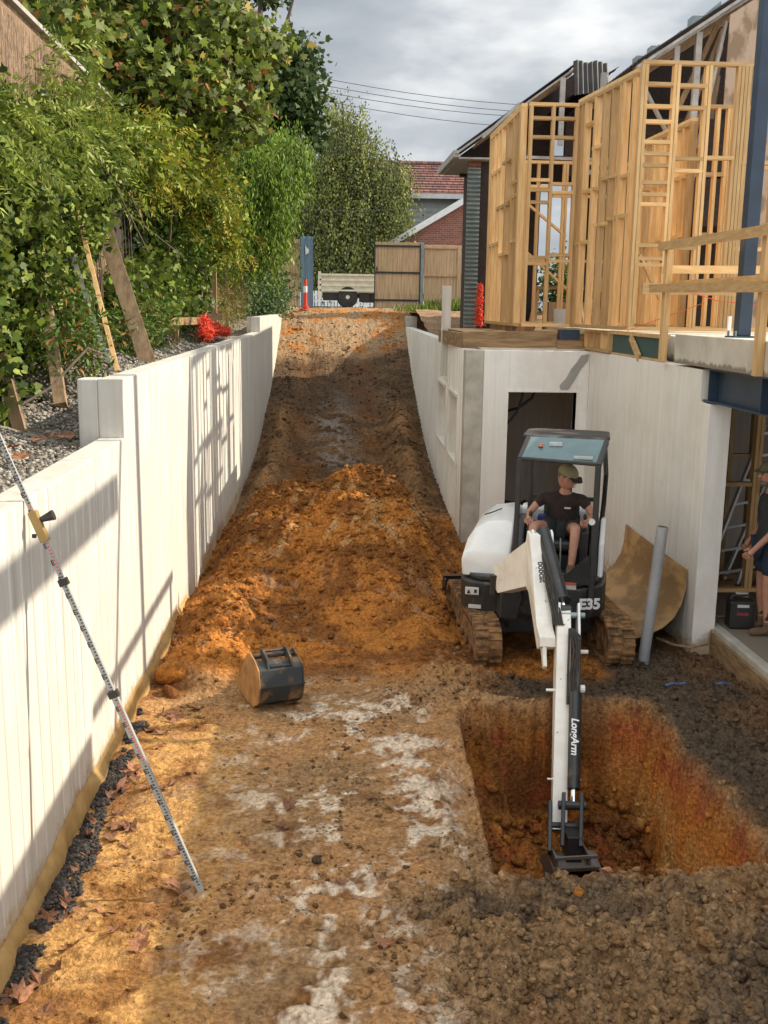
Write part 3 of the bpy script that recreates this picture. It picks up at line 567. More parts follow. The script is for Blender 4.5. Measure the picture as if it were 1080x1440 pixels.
# old planks closing the floor over the front wall
pk = thing('floor_boards', 'weathered brown boards laid on the wall top under the left frame', 'boards', (2.8, 15.6, 2.77))
MB().bar((2.12, 18.45, 2.87), (2.16, 15.62, 2.87), .045, .22).build('board', M['oldwoodh'], pk)
MB().bar((2.14, 15.58, 2.885), (3.50, 15.30, 2.915), .045, .245).build('board', M['oldwoodh'], pk, bevel=.004)
MB().bar((3.50, 15.27, 2.84), (3.88, 15.22, 2.84), .045, .12).build('board', M['oldwoodh'], pk)
MB().box((2.2, 15.7, 2.80), (4.1, 18.4, 3.0)).build('deck', M['oldwoodh'], pk)
jo = MB()
for i in range(9): MB().box((2.93, 15.5 + i * .3, 3.005), (3.2, 15.545 + i * .3, 3.095)).build('joist', M['oldwood'], pk)
o = MB().box((3.53, 15.24, 2.915), (3.83, 15.40, 3.06)).build('steel_box', M['steel'], None, bevel=.006); tag(o, 'dark blue steel beam end under the timber frame', 'steel')
# clutter left on the floor inside the frames
M['pail'] = plain('white_pail', (.55, .58, .60), .4)
pl0 = thing('bucket', 'pale plastic bucket standing inside the left open frame', 'bucket', (3.78, 16.2, 3.07))
MB().tube([(3.78, 16.2, 3.07), (3.78, 16.2, 3.36)], [.12, .145], 18).build('pail', M['pail'], pl0, smooth=True); MB().tube([(3.78 + .15 * math.cos(t), 16.2, 3.36 - .15 * math.sin(t)) for t in [math.pi * k / 8 for k in range(9)]], .006, 5).build('handle', M['galv'], pl0)
sh0 = thing('saw_horse', 'low timber trestle standing in the dim room behind the left frame', 'trestle', (4.1, 18.2, 3.07))
MB().bar((3.7, 18.2, 3.72), (4.6, 18.2, 3.72), .09, .05).build('beam', M['oldwoodh'], sh0)
for x_, s_ in ((3.8, -1), (4.5, 1)):
    for y_ in (-1, 1): MB().bar((x_, 18.2, 3.70), (x_ + .08 * s_, 18.2 + .22 * y_, 3.07), .04, .07).build('leg', M['oldwood'], sh0)
# guard rails
gr = thing('guard_rail', 'timber guard rail along the slab edge in front of the steel column', 'railing', (3.86, 10, 2.8))
MB().box((3.80, 11.42, 2.80), (3.865, 11.52, 4.10)).build('post', M['pine'], gr)
MB().box((3.80, 8.86, 2.80), (3.865, 8.95, 4.10)).build('post', M['pine'], gr)
MB().bar((3.775, 11.62, 4.05), (3.775, 8.0, 4.03), .045, .09).build('top_rail', M['pineh'], gr)
MB().bar((3.775, 11.85, 3.60), (3.775, 8.0, 3.555), .045, .09).build('mid_rail', M['pineh'], gr)
MB().bar((3.90, 11.6, 3.63), (3.90, 8.0, 3.63), .045, .09).build('back_rail', M['pineh'], gr)
gr = thing('guard_rail', 'timber guard rail crossing behind the steel column', 'railing', (4.5, 11.9, 3.1))
MB().bar((3.95, 12.0, 3.82), (7.0, 12.0, 3.86), .045, .09).build('top_rail', M['pineh'], gr)
MB().bar((4.0, 12.9, 3.62), (7.0, 12.9, 3.62), .045, .14).build('mid_rail', M['pineh'], gr)
MB().box((6.2, 12.03, 3.06), (6.29, 12.09, 3.9)).build('post', M['pine'], gr)
M['string'] = plain('string', (.7, .08, .03), .6)
o = MB().tube([(3.83, 11.4, 3.63), (4.3, 11.2, 3.47), (4.9, 10.9, 3.40), (5.6, 10.8, 3.38)], .005, 5).build('string_line', M['string']); tag(o, 'thin red string line sagging behind the timber rail', 'string')
o = MB().tube([(3.9, 13.1, 3.1), (4.5, 12.1, 3.45)], .004, 4).build('string_line', M['string']); tag(o, 'thin red string tied off by the corner post', 'string')
o = MB().box((4.93, 12.4, 3.06), (4.97, 12.44, 3.30)).build('marker_peg', M['white']); tag(o, 'small pale peg standing on the slab behind the rail', 'peg')
# upright board post
o = MB().box((2.085, 17.9, 2.2), (2.24, 17.95, 3.72)).build('board_post', M['dincel'], None, bevel=.004); tag(o, 'pale upright board standing on the right wall', 'board')

# ================================================================ OLD HOUSE
oh = thing('old_house', 'dark old house stripped open behind the new pine frames', 'house', (5, 21, 3))
def part(b, n, m, **k): return b.build(n, M[m], oh, **k)
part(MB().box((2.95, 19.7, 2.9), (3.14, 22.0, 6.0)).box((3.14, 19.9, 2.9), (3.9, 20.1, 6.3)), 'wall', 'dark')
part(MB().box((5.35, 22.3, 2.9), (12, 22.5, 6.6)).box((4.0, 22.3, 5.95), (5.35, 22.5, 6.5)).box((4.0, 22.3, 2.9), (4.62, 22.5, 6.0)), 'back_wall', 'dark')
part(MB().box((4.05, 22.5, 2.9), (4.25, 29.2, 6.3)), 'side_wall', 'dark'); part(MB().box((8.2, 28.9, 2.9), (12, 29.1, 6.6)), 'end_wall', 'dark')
M['brick'] = bpy.data.materials.new('brick'); M['brick'].use_nodes = True
t = M['brick'].node_tree; n = t.nodes; l = t.links
br = n.new('ShaderNodeTexBrick'); br.inputs['Color1'].default_value = (.24, .075, .045, 1); br.inputs['Color2'].default_value = (.15, .045, .03, 1); br.inputs['Mortar'].default_value = (.22, .17, .14, 1)
br.inputs['Scale'].default_value = 1; br.inputs['Brick Width'].default_value = .24; br.inputs['Row Height'].default_value = .086; br.inputs['Mortar Size'].default_value = .008
tcx = n.new('ShaderNodeTexCoord'); sp = n.new('ShaderNodeSeparateXYZ'); cb = n.new('ShaderNodeCombineXYZ'); ad = n.new('ShaderNodeMath')
l.new(tcx.outputs['Object'], sp.inputs[0]); l.new(sp.outputs[0], ad.inputs[0]); l.new(sp.outputs[1], ad.inputs[1]); l.new(ad.outputs[0], cb.inputs[0]); l.new(sp.outputs[2], cb.inputs[1])
l.new(cb.outputs[0], br.inputs['Vector']); l.new(br.outputs[0], n['Principled BSDF'].inputs['Base Color']); n['Principled BSDF'].inputs['Roughness'].default_value = .9
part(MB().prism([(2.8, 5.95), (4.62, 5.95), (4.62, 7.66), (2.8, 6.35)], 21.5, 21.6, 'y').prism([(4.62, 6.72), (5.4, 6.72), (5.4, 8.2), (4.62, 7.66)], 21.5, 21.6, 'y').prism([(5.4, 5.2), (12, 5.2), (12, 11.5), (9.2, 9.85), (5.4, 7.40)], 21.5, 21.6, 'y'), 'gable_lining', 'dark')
part(MB().box((2.72, 19.62, 5.55), (2.94, 19.8, 6.05)), 'brick_pier', 'brick')
# roof, left plane: eave at x 2.44 rising to the right
def sheet(x0, z0, x1, z1, y0, y1, n=60, amp=.012, th=.01, curl=0):
    b = MB(); ys_ = [y0 + (y1 - y0) * i / n for i in range(n + 1)]; up = []; dn = []
    for i, y in enumerate(ys_):
        w = amp * math.sin(i * math.pi * .5 * 1.0)
        c = curl * (1 - i / n) ** 2
        up += [(x0, y, z0 + w), (x1, y, z1 + w + c)]; dn += [(x0, y, z0 + w - th), (x1, y, z1 + w + c - th)]
    m = len(up)
    b.add(up + dn, [(2 * i, 2 * i + 1, 2 * i + 3, 2 * i + 2) for i in range(n)] + [(m + 2 * i, m + 2 * i + 2, m + 2 * i + 3, m + 2 * i + 1) for i in range(n)] +
          [(0, m, m + 1, 1), (2 * n, 2 * n + 1, m + 2 * n + 1, m + 2 * n)] + [(2 * i, 2 * i + 2, m + 2 * i + 2, m + 2 * i) for i in range(n)] + [(2 * i + 1, m + 2 * i + 1, m + 2 * i + 3, 2 * i + 3) for i in range(n)])
    return b
part(sheet(2.46, 6.16, 4.62, 7.72, 19.4, 21.8), 'roof', 'roof')
b = MB(); nn_ = 60; vs = []
for i in range(nn_ + 1):
    x_ = 4.42 + .62 * i / nn_; w_ = .022 * math.sin(i * .75)
    vs += [(x_ - .05, 18.62 + w_, 6.98 + .10 * i / nn_), (x_, 19.0 + w_, 7.62 + .02 * math.sin(i * .2)), (x_ - .05, 18.635 + w_, 6.98 + .10 * i / nn_), (x_, 19.015 + w_, 7.62 + .02 * math.sin(i * .2))]
b.add(vs, [f for i in range(nn_) for f in ((4*i, 4*i+4, 4*i+5, 4*i+1), (4*i+2, 4*i+3, 4*i+7, 4*i+6), (4*i+1, 4*i+5, 4*i+7, 4*i+3), (4*i, 4*i+2, 4*i+6, 4*i+4))])
part(b, 'loose_roof_sheet', 'roof')
part(sheet(4.5, 7.15, 5.4, 7.68, 19.6, 28, 90), 'roof', 'roof')
part(MB().box((2.40, 19.35, 6.02), (2.50, 21.9, 6.14)).bar((2.44, 19.36, 6.08), (4.6, 19.36, 7.62), .03, .16, (0, 1, 0)), 'fascia', 'grey_timber')
part(MB().box((2.5, 19.4, 6.0), (3.1, 21.8, 6.03)), 'soffit', 'grey_timber')
part(MB().bar((2.9, 19.3, 6.35), (3.55, 19.3, 6.95), .05, .08, (0, 1, 0)), 'roof_strut', 'grey_timber'); part(MB().box((4.12, 18.55, 6.15), (4.2, 18.63, 7.25)), 'roof_post', 'grey_timber'); part(MB().box((4.82, 18.55, 6.3), (4.92, 18.63, 7.35)), 'roof_post', 'grey_timber')
for i in range(6): part(MB().bar((3.0, 19.5 + i * .42, 6.45), (4.6, 19.5 + i * .42, 7.6), .04, .09, (0, 1, 0)), 'rafter', 'oldwood')
# right roof plane with open gable
part(sheet(4.75, 7.03, 9.2, 9.95, 16.15, 21.5, 110), 'main_roof', 'roof')
part(MB().bar((4.7, 16.1, 6.90), (9.2, 16.1, 9.85), .04, .12, (0, 1, 0)), 'barge_board', 'grey_timber')
part(MB().bar((4.7, 16.22, 6.86), (9.2, 16.22, 9.8), .04, .09, (0, 1, 0)), 'barge_rafter', 'grey_timber')
M['truss'] = M['grey_timber']
part(MB().box((5.30, 16.2, 5.9), (5.38, 16.28, 7.25)), 'gable_stud', 'truss'); part(MB().box((5.62, 16.2, 4.5), (5.71, 16.28, 7.45)), 'gable_stud', 'truss')
part(MB().bar((6.05, 16.2, 7.6), (5.75, 16.2, 5.8), .08, .04, (1, 0, 0)), 'gable_strut', 'truss')
part(MB().bar((5.0, 16.6, 6.7), (5.8, 16.6, 5.4), .04, .09, (0, 1, 0)), 'gable_strut', 'truss')
part(MB().bar((4.1, 17.3, 5.55), (6.4, 17.3, 5.55), .05, .07), 'tie_beam', 'truss')
part(MB().bar((3.1, 19.0, 6.0), (5.2, 19.0, 5.98), .05, .05), 'tie_beam', 'truss')
for i in range(9):
    y = 16.7 + i * .55
    part(MB().bar((4.8, y, 6.9), (9.2, y, 9.72), .045, .1, (0, 1, 0)), 'rafter', 'oldwood')
    if i % 2 == 0: part(MB().bar((6.2 + .2 * i, y, 7.9), (5.2 + .3 * i, y, 5.6), .05, .08, (1, 0, 0)), 'roof_strut', 'oldwood')
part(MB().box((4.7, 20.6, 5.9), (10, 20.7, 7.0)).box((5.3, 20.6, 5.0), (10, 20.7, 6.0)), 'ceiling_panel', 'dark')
gpz = MB(); gpz.prism([(6.05, 6.35), (6.95, 6.35), (6.95, 8.2), (6.86, 8.18), (6.05, 7.66)], 16.05, 16.07, 'y'); part(gpz, 'plywood_gable', 'plyg')
part(MB().prism([(6.3, 3.1), (6.95, 3.1), (6.95, 6.34), (6.3, 6.34)], 16.05, 16.07, 'y'), 'plywood_gable', 'plyg')
for x, y, z, s in ((5.02, 17.2, 7.17, .7), (5.55, 18.2, 7.5, 1.0), (6.02, 17.6, 7.85, .9)):
    part(MB().box((x, y, z), (x + .22 * s, y + .25, z + .22 * s)).prism([(x + .15, z + .2 * s), (x + .50 * s, z + .2 * s), (x + .50 * s, z + .48 * s)], y, y + .25, 'y'), 'ridge_flashing', 'galv')
# stacked things inside, dim
part(MB().box((4.7, 21.4, 2.9), (6.0, 22.0, 3.5)), 'bench', 'oldwood')
# corrugated sheet stood on end
def corr_post():
    pts = []; n = 220
    z0, z1 = 2.95, 5.84
    for i in range(n + 1):
        z = z0 + (z1 - z0) * i / n; pts.append((.014 * math.sin(2 * math.pi * z / .078), z))
    b = MB(); f = [(2.665 + (z - 3) * .0, 19.36 + w, z) for w, z in pts]; g2 = [(2.90, 19.36 + w, z) for w, z in pts]
    n1 = len(f); bk = [(2.665, 19.42 + w, z) for w, z in pts] + [(2.90, 19.42 + w, z) for w, z in pts]
    b.add(f + g2 + bk, [(i, i + 1, n1 + i + 1, n1 + i) for i in range(n)] + [(2 * n1 + i, 3 * n1 + i, 3 * n1 + i + 1, 2 * n1 + i + 1) for i in range(n)] + [(n1 + i, n1 + i + 1, 3 * n1 + i + 1, 3 * n1 + i) for i in range(n)] + [(i, 2 * n1 + i, 2 * n1 + i + 1, i + 1) for i in range(n)])
    return b
M['corr'] = mat('corrugated_zinc', (.155, .185, .175), (.10, .12, .115), rough=.5, metal=.2, scale=5, bump=.1)
o = corr_post().build('corrugated_sheet', M['corr'], None, smooth=True); tag(o, 'grey corrugated iron sheet stood upright at the house corner', 'iron sheet')
# rolled red safety mesh hung on the dark wall
def mesh_bundle(name, cs, n, size, label, parent=None, m='red', grid=.03):
    b = MB()
    for k in range(n):
        c, r = cs[k % len(cs)]
        pts = []; p = Vector(c) + Vector([random.gauss(0, .42) * r_ for r_ in r])
        d = Vector((random.random() - .5, random.random() - .5, random.random() - .5)).normalized()
        for i in range(5):
            pts.append(p.copy()); d = (d + Vector((random.random() - .5, random.random() - .5, random.random() - .5)) * .9).normalized(); p = p + d * size
        b.tube(pts, .006, 4)
    o = b.build(name, M[m], parent); return o
o = mesh_bundle('safety_mesh', [((2.945, 19.3, 3.1 + i * .09), (.075 * (1 - i / 8.5), .03, .05)) for i in range(8)], 800, .016, ''); tag(o, 'narrow bundle of red safety mesh hanging by the dark house wall', 'safety mesh')

# ================================================================ BACKGROUND
nb = thing('neighbour_house', 'weatherboard house with red tiled roof behind the paling fence', 'house', (6, 48, 3.3))
def tiles(name, color1, color2):
    m = bpy.data.materials.new(name); m.use_nodes = True; t = m.node_tree; n = t.nodes; l = t.links
    br = n.new('ShaderNodeTexBrick'); br.inputs['Color1'].default_value = color1 + (1,); br.inputs['Color2'].default_value = color2 + (1,); br.inputs['Mortar'].default_value = (.05, .02, .015, 1)
    br.inputs['Scale'].default_value = 1; br.inputs['Brick Width'].default_value = .28; br.inputs['Row Height'].default_value = .22; br.inputs['Mortar Size'].default_value = .02; br.inputs['Bias'].default_value = -.2
    tcx = n.new('ShaderNodeTexCoord'); sp = n.new('ShaderNodeSeparateXYZ'); cb = n.new('ShaderNodeCombineXYZ')
    l.new(tcx.outputs['Object'], sp.inputs[0]); l.new(sp.outputs[0], cb.inputs[0]); l.new(sp.outputs[2], cb.inputs[1]); l.new(cb.outputs[0], br.inputs['Vector'])
    l.new(br.outputs[0], n['Principled BSDF'].inputs['Base Color']); n['Principled BSDF'].inputs['Roughness'].default_value = .6; return m
M['tile'] = tiles('roof_tile', (.25, .10, .075), (.11, .05, .04))
def stepped(x0, x1, y0, z0, y1, z1, n):
    b = MB()
    for i in range(n):
        ya, yb = y0 + (y1 - y0) * i / n, y0 + (y1 - y0) * (i + 1) / n; za, zb = z0 + (z1 - z0) * i / n, z0 + (z1 - z0) * (i + 1) / n
        b.add([(x0, ya, za + .04), (x1, ya, za + .04), (x1, yb + .05, zb + .0), (x0, yb + .05, zb + .0), (x0, ya, za - .04), (x1, ya, za - .04)], [(0, 1, 2, 3), (4, 5, 1, 0)])
    return b
stepped(1.8, 8.6, 47.4, 8.28, 50.4, 9.95, 12).build('roof', M['tile'], nb)
MB().tube([(1.8, 50.45, 9.98), (8.6, 50.45, 9.98)], .12, 8).build('roof_ridge', M['tile'], nb)
M['clad'] = plain('weatherboard_paint', (.54, .56, .55), .6)
b = MB()
for i in range(22): z = 3.3 + i * .225; b.add([(2.2, 47.9 - .03, z), (8.4, 47.9 - .03, z), (8.4, 47.9, z + .225), (2.2, 47.9, z + .225)], [(0, 1, 2, 3)])
b.box((2.2, 47.92, 3.3), (8.4, 48.1, 8.25)); b.build('weatherboards', M['clad'], nb)
M['trim'] = plain('pale_trim', (.62, .62, .60), .5)
MB().box((1.7, 47.25, 8.10), (8.6, 47.42, 8.30)).build('gutter', M['trim'], nb)
gb = thing('brick_house', 'red brick gable with a pale barge board in front of the tiled house', 'house', (6, 45.5, 3.3))
MB().prism([(3.2, 3.3), (7.6, 3.3), (7.6, 8.6), (3.2, 5.95)], 45.6, 46.0, 'y').build('wall', M['brick'], gb)
MB().bar((3.0, 45.45, 6.0), (7.8, 45.45, 8.85), .25, .22, (0, 1, 0)).build('barge_board', M['trim'], gb)
MB().add([(2.95, 45.4, 6.14), (7.8, 45.4, 9.0), (7.8, 52, 9.0), (2.95, 52, 6.14)], [(0, 1, 2, 3)]).add([(2.95, 45.4, 6.04), (7.8, 45.4, 8.9), (7.8, 52, 8.9), (2.95, 52, 6.04)], [(0, 1, 2, 3)]).build('roof', M['roof'], gb)
# gates and fences
def palings(b, x0, x1, y, z0, z1, w=.1, th=.016):
    x = x0
    while x < x1 - .01:
        xe = min(x + w - .006, x1); o_ = random.uniform(-.004, .004); b.box((x, y + o_, z0), (xe, y + th + o_, z1 + random.uniform(-.012, .012))); x += w
gt = thing('timber_gate', 'tall brown timber paling gate standing open at the top of the ramp', 'gate', (1.8, 34, 3.3))
b = MB(); palings(b, 1.76, 3.22, 34.0, 3.33, 5.40); b.build('paling_panel', M['paling'], gt)
for z in (3.55, 4.42, 5.25): MB().box((1.76, 33.955, z), (3.22, 33.998, z + .055)).build('gate_rail', M['grey'], gt)
for x in (1.74, 3.20): MB().box((x, 33.95, 3.33), (x + .03, 33.998, 5.35)).build('gate_stile', M['grey'], gt)
MB().box((1.80, 33.93, 4.5), (1.84, 33.95, 4.62)).build('latch', M['black'], gt)
fs = thing('paling_fence', 'brown paling fence with grey steel post right of the open gate', 'fence', (4, 34, 3.3))
b = MB(); palings(b, 3.36, 7.0, 34.05, 3.33, 5.34); b.build('paling_panel', M['paling'], fs)
for z in (3.55, 4.35, 5.22): MB().box((3.34, 33.99, z), (7.0, 34.045, z + .08)).build('fence_rail', M['paling'], fs)
MB().box((4.42, 33.95, 3.3), (4.52, 33.985, 5.25)).build('post', M['paling'], fs)
MB().box((3.23, 33.92, 3.2), (3.33, 34.02, 5.40)).build('steel_post', M['galv'], fs)
gl = thing('timber_gate', 'brown timber gate in shade left of the blue panel', 'gate', (-1, 34.8, 3.3))
b = MB(); palings(b, -2.2, -.66, 34.9, 3.33, 5.5); b.build('paling_panel', M['paling'], gl)
for z in (3.6, 4.35, 5.3): MB().box((-2.2, 34.85, z), (-.66, 34.895, z + .06)).build('gate_rail', M['oldwood'], gl)
M['blue'] = plain('blue_grey_steel', (.17, .27, .35), .45)
bp = thing('blue_panel', 'tall blue grey sheet metal panel at the top of the ramp', 'panel', (-.4, 34.5, 3.3))
b = MB(); b.prism([(-.63, 34.5), (-.52, 34.5), (-.50, 34.53), (-.42, 34.53), (-.40, 34.5), (-.34, 34.5), (-.32, 34.53), (-.25, 34.53), (-.22, 34.5), (-.22, 34.56), (-.63, 34.56)], 3.3, 5.56, 'z'); b.build('panel_sheet', M['blue'], bp)
MB().prism([(-.47, 4.98), (-.36, 5.05), (-.36, 5.15), (-.44, 5.22), (-.48, 5.3)], 34.47, 34.495, 'y').build('sticker', M['white'], bp)
bo = thing('bollard', 'orange red post bollard with a white band by the blue panel', 'bollard', (-.47, 34, 3.25))
M['orange'] = plain('bollard_orange', (.72, .06, .03), .5)
MB().tube([(-.47, 34, 3.25), (-.47, 34, 3.34)], .12, 12).tube([(-.47, 34, 3.34), (-.47, 34, 4.2)], [.06, .05], 12).build('post', M['orange'], bo)
MB().tube([(-.47, 34, 3.78), (-.47, 34, 3.98)], .062, 12).build('reflective_band', M['white'], bo)
# flatbed truck parked across the gateway
tr = thing('flatbed_truck', 'flatbed truck with dropside tray parked across the gateway', 'truck', (1.2, 37.4, 3.3))
M['tray'] = mat('tray_paint', (.74, .73, .60), (.6, .58, .46), rough=.5, scale=5, bump=.05)
b = MB(); x0, x1 = -.02, 4.2
for z, dz, o_ in ((3.88, .06, -.02), (3.94, .12, .035), (4.06, .06, -.02), (4.12, .12, .035), (4.24, .06, -.02), (4.30, .11, .035), (4.41, .07, -.03)): b.box((x0, 37.0 - .02 + o_, z), (x1, 37.05, z + dz - .004))
b.build('tray_side', M['tray'], tr); b = MB().box((x0 - .05, 36.96, 3.6), (x0 + .06, 37.06, 4.55)); b.build('tray_corner_post', M['tray'], tr)
MB().box((x0, 37.05, 3.84), (x1, 38.9, 3.9)).box((x0, 38.9, 3.84), (x1, 38.95, 4.46)).build('tray_floor', M['tray'], tr)
MB().box((x0 + .1, 37.5, 3.66), (5, 37.62, 3.82)).box((x0 + .1, 38.3, 3.66), (5, 38.42, 3.82)).box((x0 + .2, 37.12, 3.56), (x0 + .8, 37.2, 3.82)).box((1.45, 37.2, 3.5), (2.1, 37.4, 3.8)).build('chassis', M['black'], tr)
MB().box((.1, 37.1, 3.56), (.55, 37.3, 3.83)).box((1.38, 37.1, 3.52), (1.75, 37.4, 3.83)).box((1.8, 37.15, 3.6), (4.2, 37.25, 3.83)).build('underbody_box', M['black'], tr)
for y in (37.12, 38.55):
    w = MB().cyl((.97, y, 3.68), .36, .24, 'y', 28).build('wheel', M['rubber'], tr, bevel=.03, smooth=True)
    MB().tube([(.97, y - .126, 3.68), (.97, y - .10, 3.68)], [.20, .17], 20).build('rim', M['grey'], w); MB().cyl((.97, y - .13, 3.68), .07, .03, 'y', 12).build('hub', M['tray'], w)
cb_ = MB().prism([(4.4, 3.6), (6.2, 3.6), (6.3, 4.4), (5.9, 5.4), (4.5, 5.5)], 37.1, 38.9, 'y'); cb_.build('cab', M['white'], tr, bevel=.06)
for y in (37.14, 38.6): MB().cyl((5.4, y, 3.68), .36, .24, 'y', 24).build('wheel', M['rubber'], tr, bevel=.03, smooth=True)
# white picket fence over the road
pf = thing('picket_fence', 'low white picket fence across the road behind the truck', 'fence', (1, 45, 3.3))
b = MB()
for i in range(90): b.box((-4 + i * .14, 45, 3.35), (-3.89 + i * .14, 45.02, 4.0))
b.build('pickets', M['white'], pf); MB().box((-4, 45.021, 3.55), (8.6, 45.06, 3.62)).box((-4, 45.021, 3.8), (8.6, 45.06, 3.87)).build('rail', M['white'], pf)
# overhead wires
for i, (xa, za, xb, zb) in enumerate(((-2, 12.25, 14, 11.2), (-2, 12.0, 14, 10.95), (-2, 11.75, 14, 10.8), (-2, 11.45, 14, 10.35), (-1, 9.7, 10, 8.7), (-6, 8.0, 4, 7.2))):
    pts = [(xa + (xb - xa) * t, 42.0, za + (zb - za) * t - .5 * math.sin(math.pi * t)) for t in [j / 12 for j in range(13)]]
    o = MB().tube(pts, .011, 4).build('power_line', M['black']); tag(o, ['topmost thin overhead wire against the clouds', 'second thin overhead wire from the top', 'third thin overhead wire from the top', 'fourth thin overhead wire, lowest of the close set', 'single overhead wire just above the tiled roof', 'overhead wire crossing in front of the weeping birch'][i], 'wire', 'overhead wires')
# ================================================================ EXCAVATOR
SC = .935
XC = Vector((2.324, 10.669, -.20))
Mu = Matrix.Translation(XC) @ Matrix.Rotation(.03, 4, 'Z') @ Matrix.Scale(SC, 4)
Mh = Matrix.Translation(XC) @ Matrix.Rotation(-.298, 4, 'Z') @ Matrix.Scale(SC, 4)
ex = thing('mini_excavator', 'white and dark grey mini excavator reaching into the pit with its long arm', 'excavator', XC)
def stadium(yc, zc, L, r, n=10):
    p = []
    for k in range(n + 1): t = -math.pi / 2 + math.pi * k / n; p.append((yc + L / 2 - r + r * math.cos(t), zc + r * math.sin(t)))
    for k in range(n + 1): t = math.pi / 2 + math.pi * k / n; p.append((yc - L / 2 + r + r * math.cos(t), zc + r * math.sin(t)))
    return p
for s in (-1, 1):
    x = .725 * s
    tk = thing('track', None, None, Mu @ Vector((x, 0, 0))); del_ = [tk.pop(k_) for k_ in list(tk.keys())]
    b = MB(Mu); o_ = stadium(0, .25, 2.08, .25); i_ = stadium(0, .25, 2.0, .21); m = len(o_)
    vs = []
    for xx in (x - .145, x + .145): vs += [(xx, y, z) for y, z in o_] + [(xx, y, z) for y, z in i_]
    fs = []
    for k in range(m):
        j = (k + 1) % m
        fs += [(k, j, 2 * m + j, 2 * m + k), (m + j, m + k, 3 * m + k, 3 * m + j), (k, m + k, m + j, j), (2 * m + k, 2 * m + j, 3 * m + j, 3 * m + k)]
    b.add(vs, fs); belt = b.build('track_belt', M['mudtrack'], ex)
    # grousers
    b = MB(Mu); per = []
    for k in range(m): per.append(Vector(o_[k]))
    segs = [(per[k], per[(k + 1) % m]) for k in range(m)]; Lt = sum((q - p).length for p, q in segs); step = Lt / 56; acc = 0; want = 0
    for p, q in segs:
        L = (q - p).length
        while want <= acc + L and L > 1e-6:
            c = p.lerp(q, (want - acc) / L); d = (q - p).normalized(); nn = Vector((d.y, -d.x))
            h = c + nn * .012; w_ = .018
            ps = [c - d * w_, c + d * w_, c + d * w_ * .6 + nn * .028, c - d * w_ * .6 + nn * .028]
            b.prism([(v.x, v.y) for v in ps], x - .14, x - .01, 'x'); ps = [v + d * .03 for v in ps]; b.prism([(v.x, v.y) for v in ps], x + .01, x + .14, 'x')
            want += step
        acc += L
    b.build('grouser', M['mudtrack'], belt)
    b = MB(Mu).box((x - .09, -.82, .12), (x + .09, .82, .34)).cyl((x, -.8, .25), .19, .2, 'x', 18).cyl((x, .8, .25), .19, .2, 'x', 18)
    for y in (-.5, -.2, .1, .4): b.cyl((x, y, .1), .06, .22, 'x', 12)
    b.build('track_frame', M['mudtrack'], ex)
    bpy.data.objects.remove(tk)
MB(Mu).box((-.58, -.35, .22), (.58, .35, .42)).cyl((0, 0, .48), .38, .16, 'z', 24).build('undercarriage', M['grey'], ex)
bl = MB(Mu); prof = [(1.32, .02), (1.36, .02), (1.44, .16), (1.44, .30), (1.36, .44), (1.31, .44), (1.38, .30), (1.38, .16)]
bl.prism(prof, -.86, .86, 'x'); bl.box((-.86, 1.2, .08), (-.84, 1.4, .42)); bl.box((-.3, .4, .2), (-.2, 1.36, .3)).box((.2, .4, .2), (.3, 1.36, .3)); bl.build('dozer_blade', M['grey'], ex)
# house: skirt
def outline(rx, yf, yb, cf=.30, n=9):
    p = []
    for k in range(n + 1): t = math.pi * k / n; p.append((rx * math.cos(t), .12 + (yb - .12) * math.sin(t)))
    for k in range(5): t = math.pi + (math.pi / 2) * k / 4; p.append((-rx + cf + cf * math.cos(t), yf + cf + cf * math.sin(t)))
    for k in range(5): t = 1.5 * math.pi + (math.pi / 2) * k / 4; p.append((rx - cf * 1.3 + cf * 1.3 * math.cos(t), yf + cf * 1.3 + cf * 1.3 * math.sin(t)))
    return p
MB(Mh).prism(outline(.80, -.70, .82), .50, .84, 'z').build('skirt', M['grey'], ex, bevel=.02)
MB(Mh).prism(outline(.74, -.66, .76), .842, .90, 'z').build('deck', M['grey'], ex, bevel=.015)
# engine hood, machine's right side and rear
hs = [(-.80, .86), (-.815, 1.05), (-.79, 1.24), (-.70, 1.42), (-.56, 1.52), (-.34, 1.56), (-.25, 1.54), (-.25, .86)]
b = MB(Mh); ysl = [-.52, -.50, -.28, .1, .5, .74]; hs = [(x_ * .965, z_ if z_ < 1 else .86 + (z_ - .86) * .96) for x_, z_ in hs]; n = len(hs); vs = []
for q, y in enumerate(ysl):
    for (x, z) in hs:
        zz = z; yy = y
        if q == 0: zz = min(z, 1.08); xx = x * .97 - .015
        elif q == 1: zz = min(z, 1.12 + (z - 1.12) * .1 if z > 1.12 else z); xx = x
        elif q == 5: zz = .86 + (z - .86) * .82; xx = x * .82
        else: xx = x
        if q == 2 and z > 1.2: zz = 1.2 + (z - 1.2) * .8
        vs.append((xx, yy, zz))
fs = [(i * n + j, i * n + (j + 1) % n, (i + 1) * n + (j + 1) % n, (i + 1) * n + j) for i in range(5) for j in range(n)] + [tuple(range(n)), tuple(range(5 * n, 6 * n))]
b.add(vs, fs).build('hood', M['white'], ex, bevel=.035, smooth=True)
MB(Mh).prism([(-.25, .86), (.72, .86), (.72, 1.35), (.6, 1.5), (-.25, 1.5)], .50, .76, 'y').build('rear_cover', M['white'], ex, bevel=.04, smooth=True)
MB(Mh).tube([(-.60, -.06, 1.475), (-.52, -.10, 1.51), (-.42, .05, 1.535)], .008, 6).build('hood_handle', M['black'], ex)
b = MB(Mh).tube([(-.795, -.50, 1.02), (-.79, .0, 1.03), (-.70, .5, 1.02)], .006, 6); b.build('hood_seam', M['black'], ex)
b = MB(Mh)
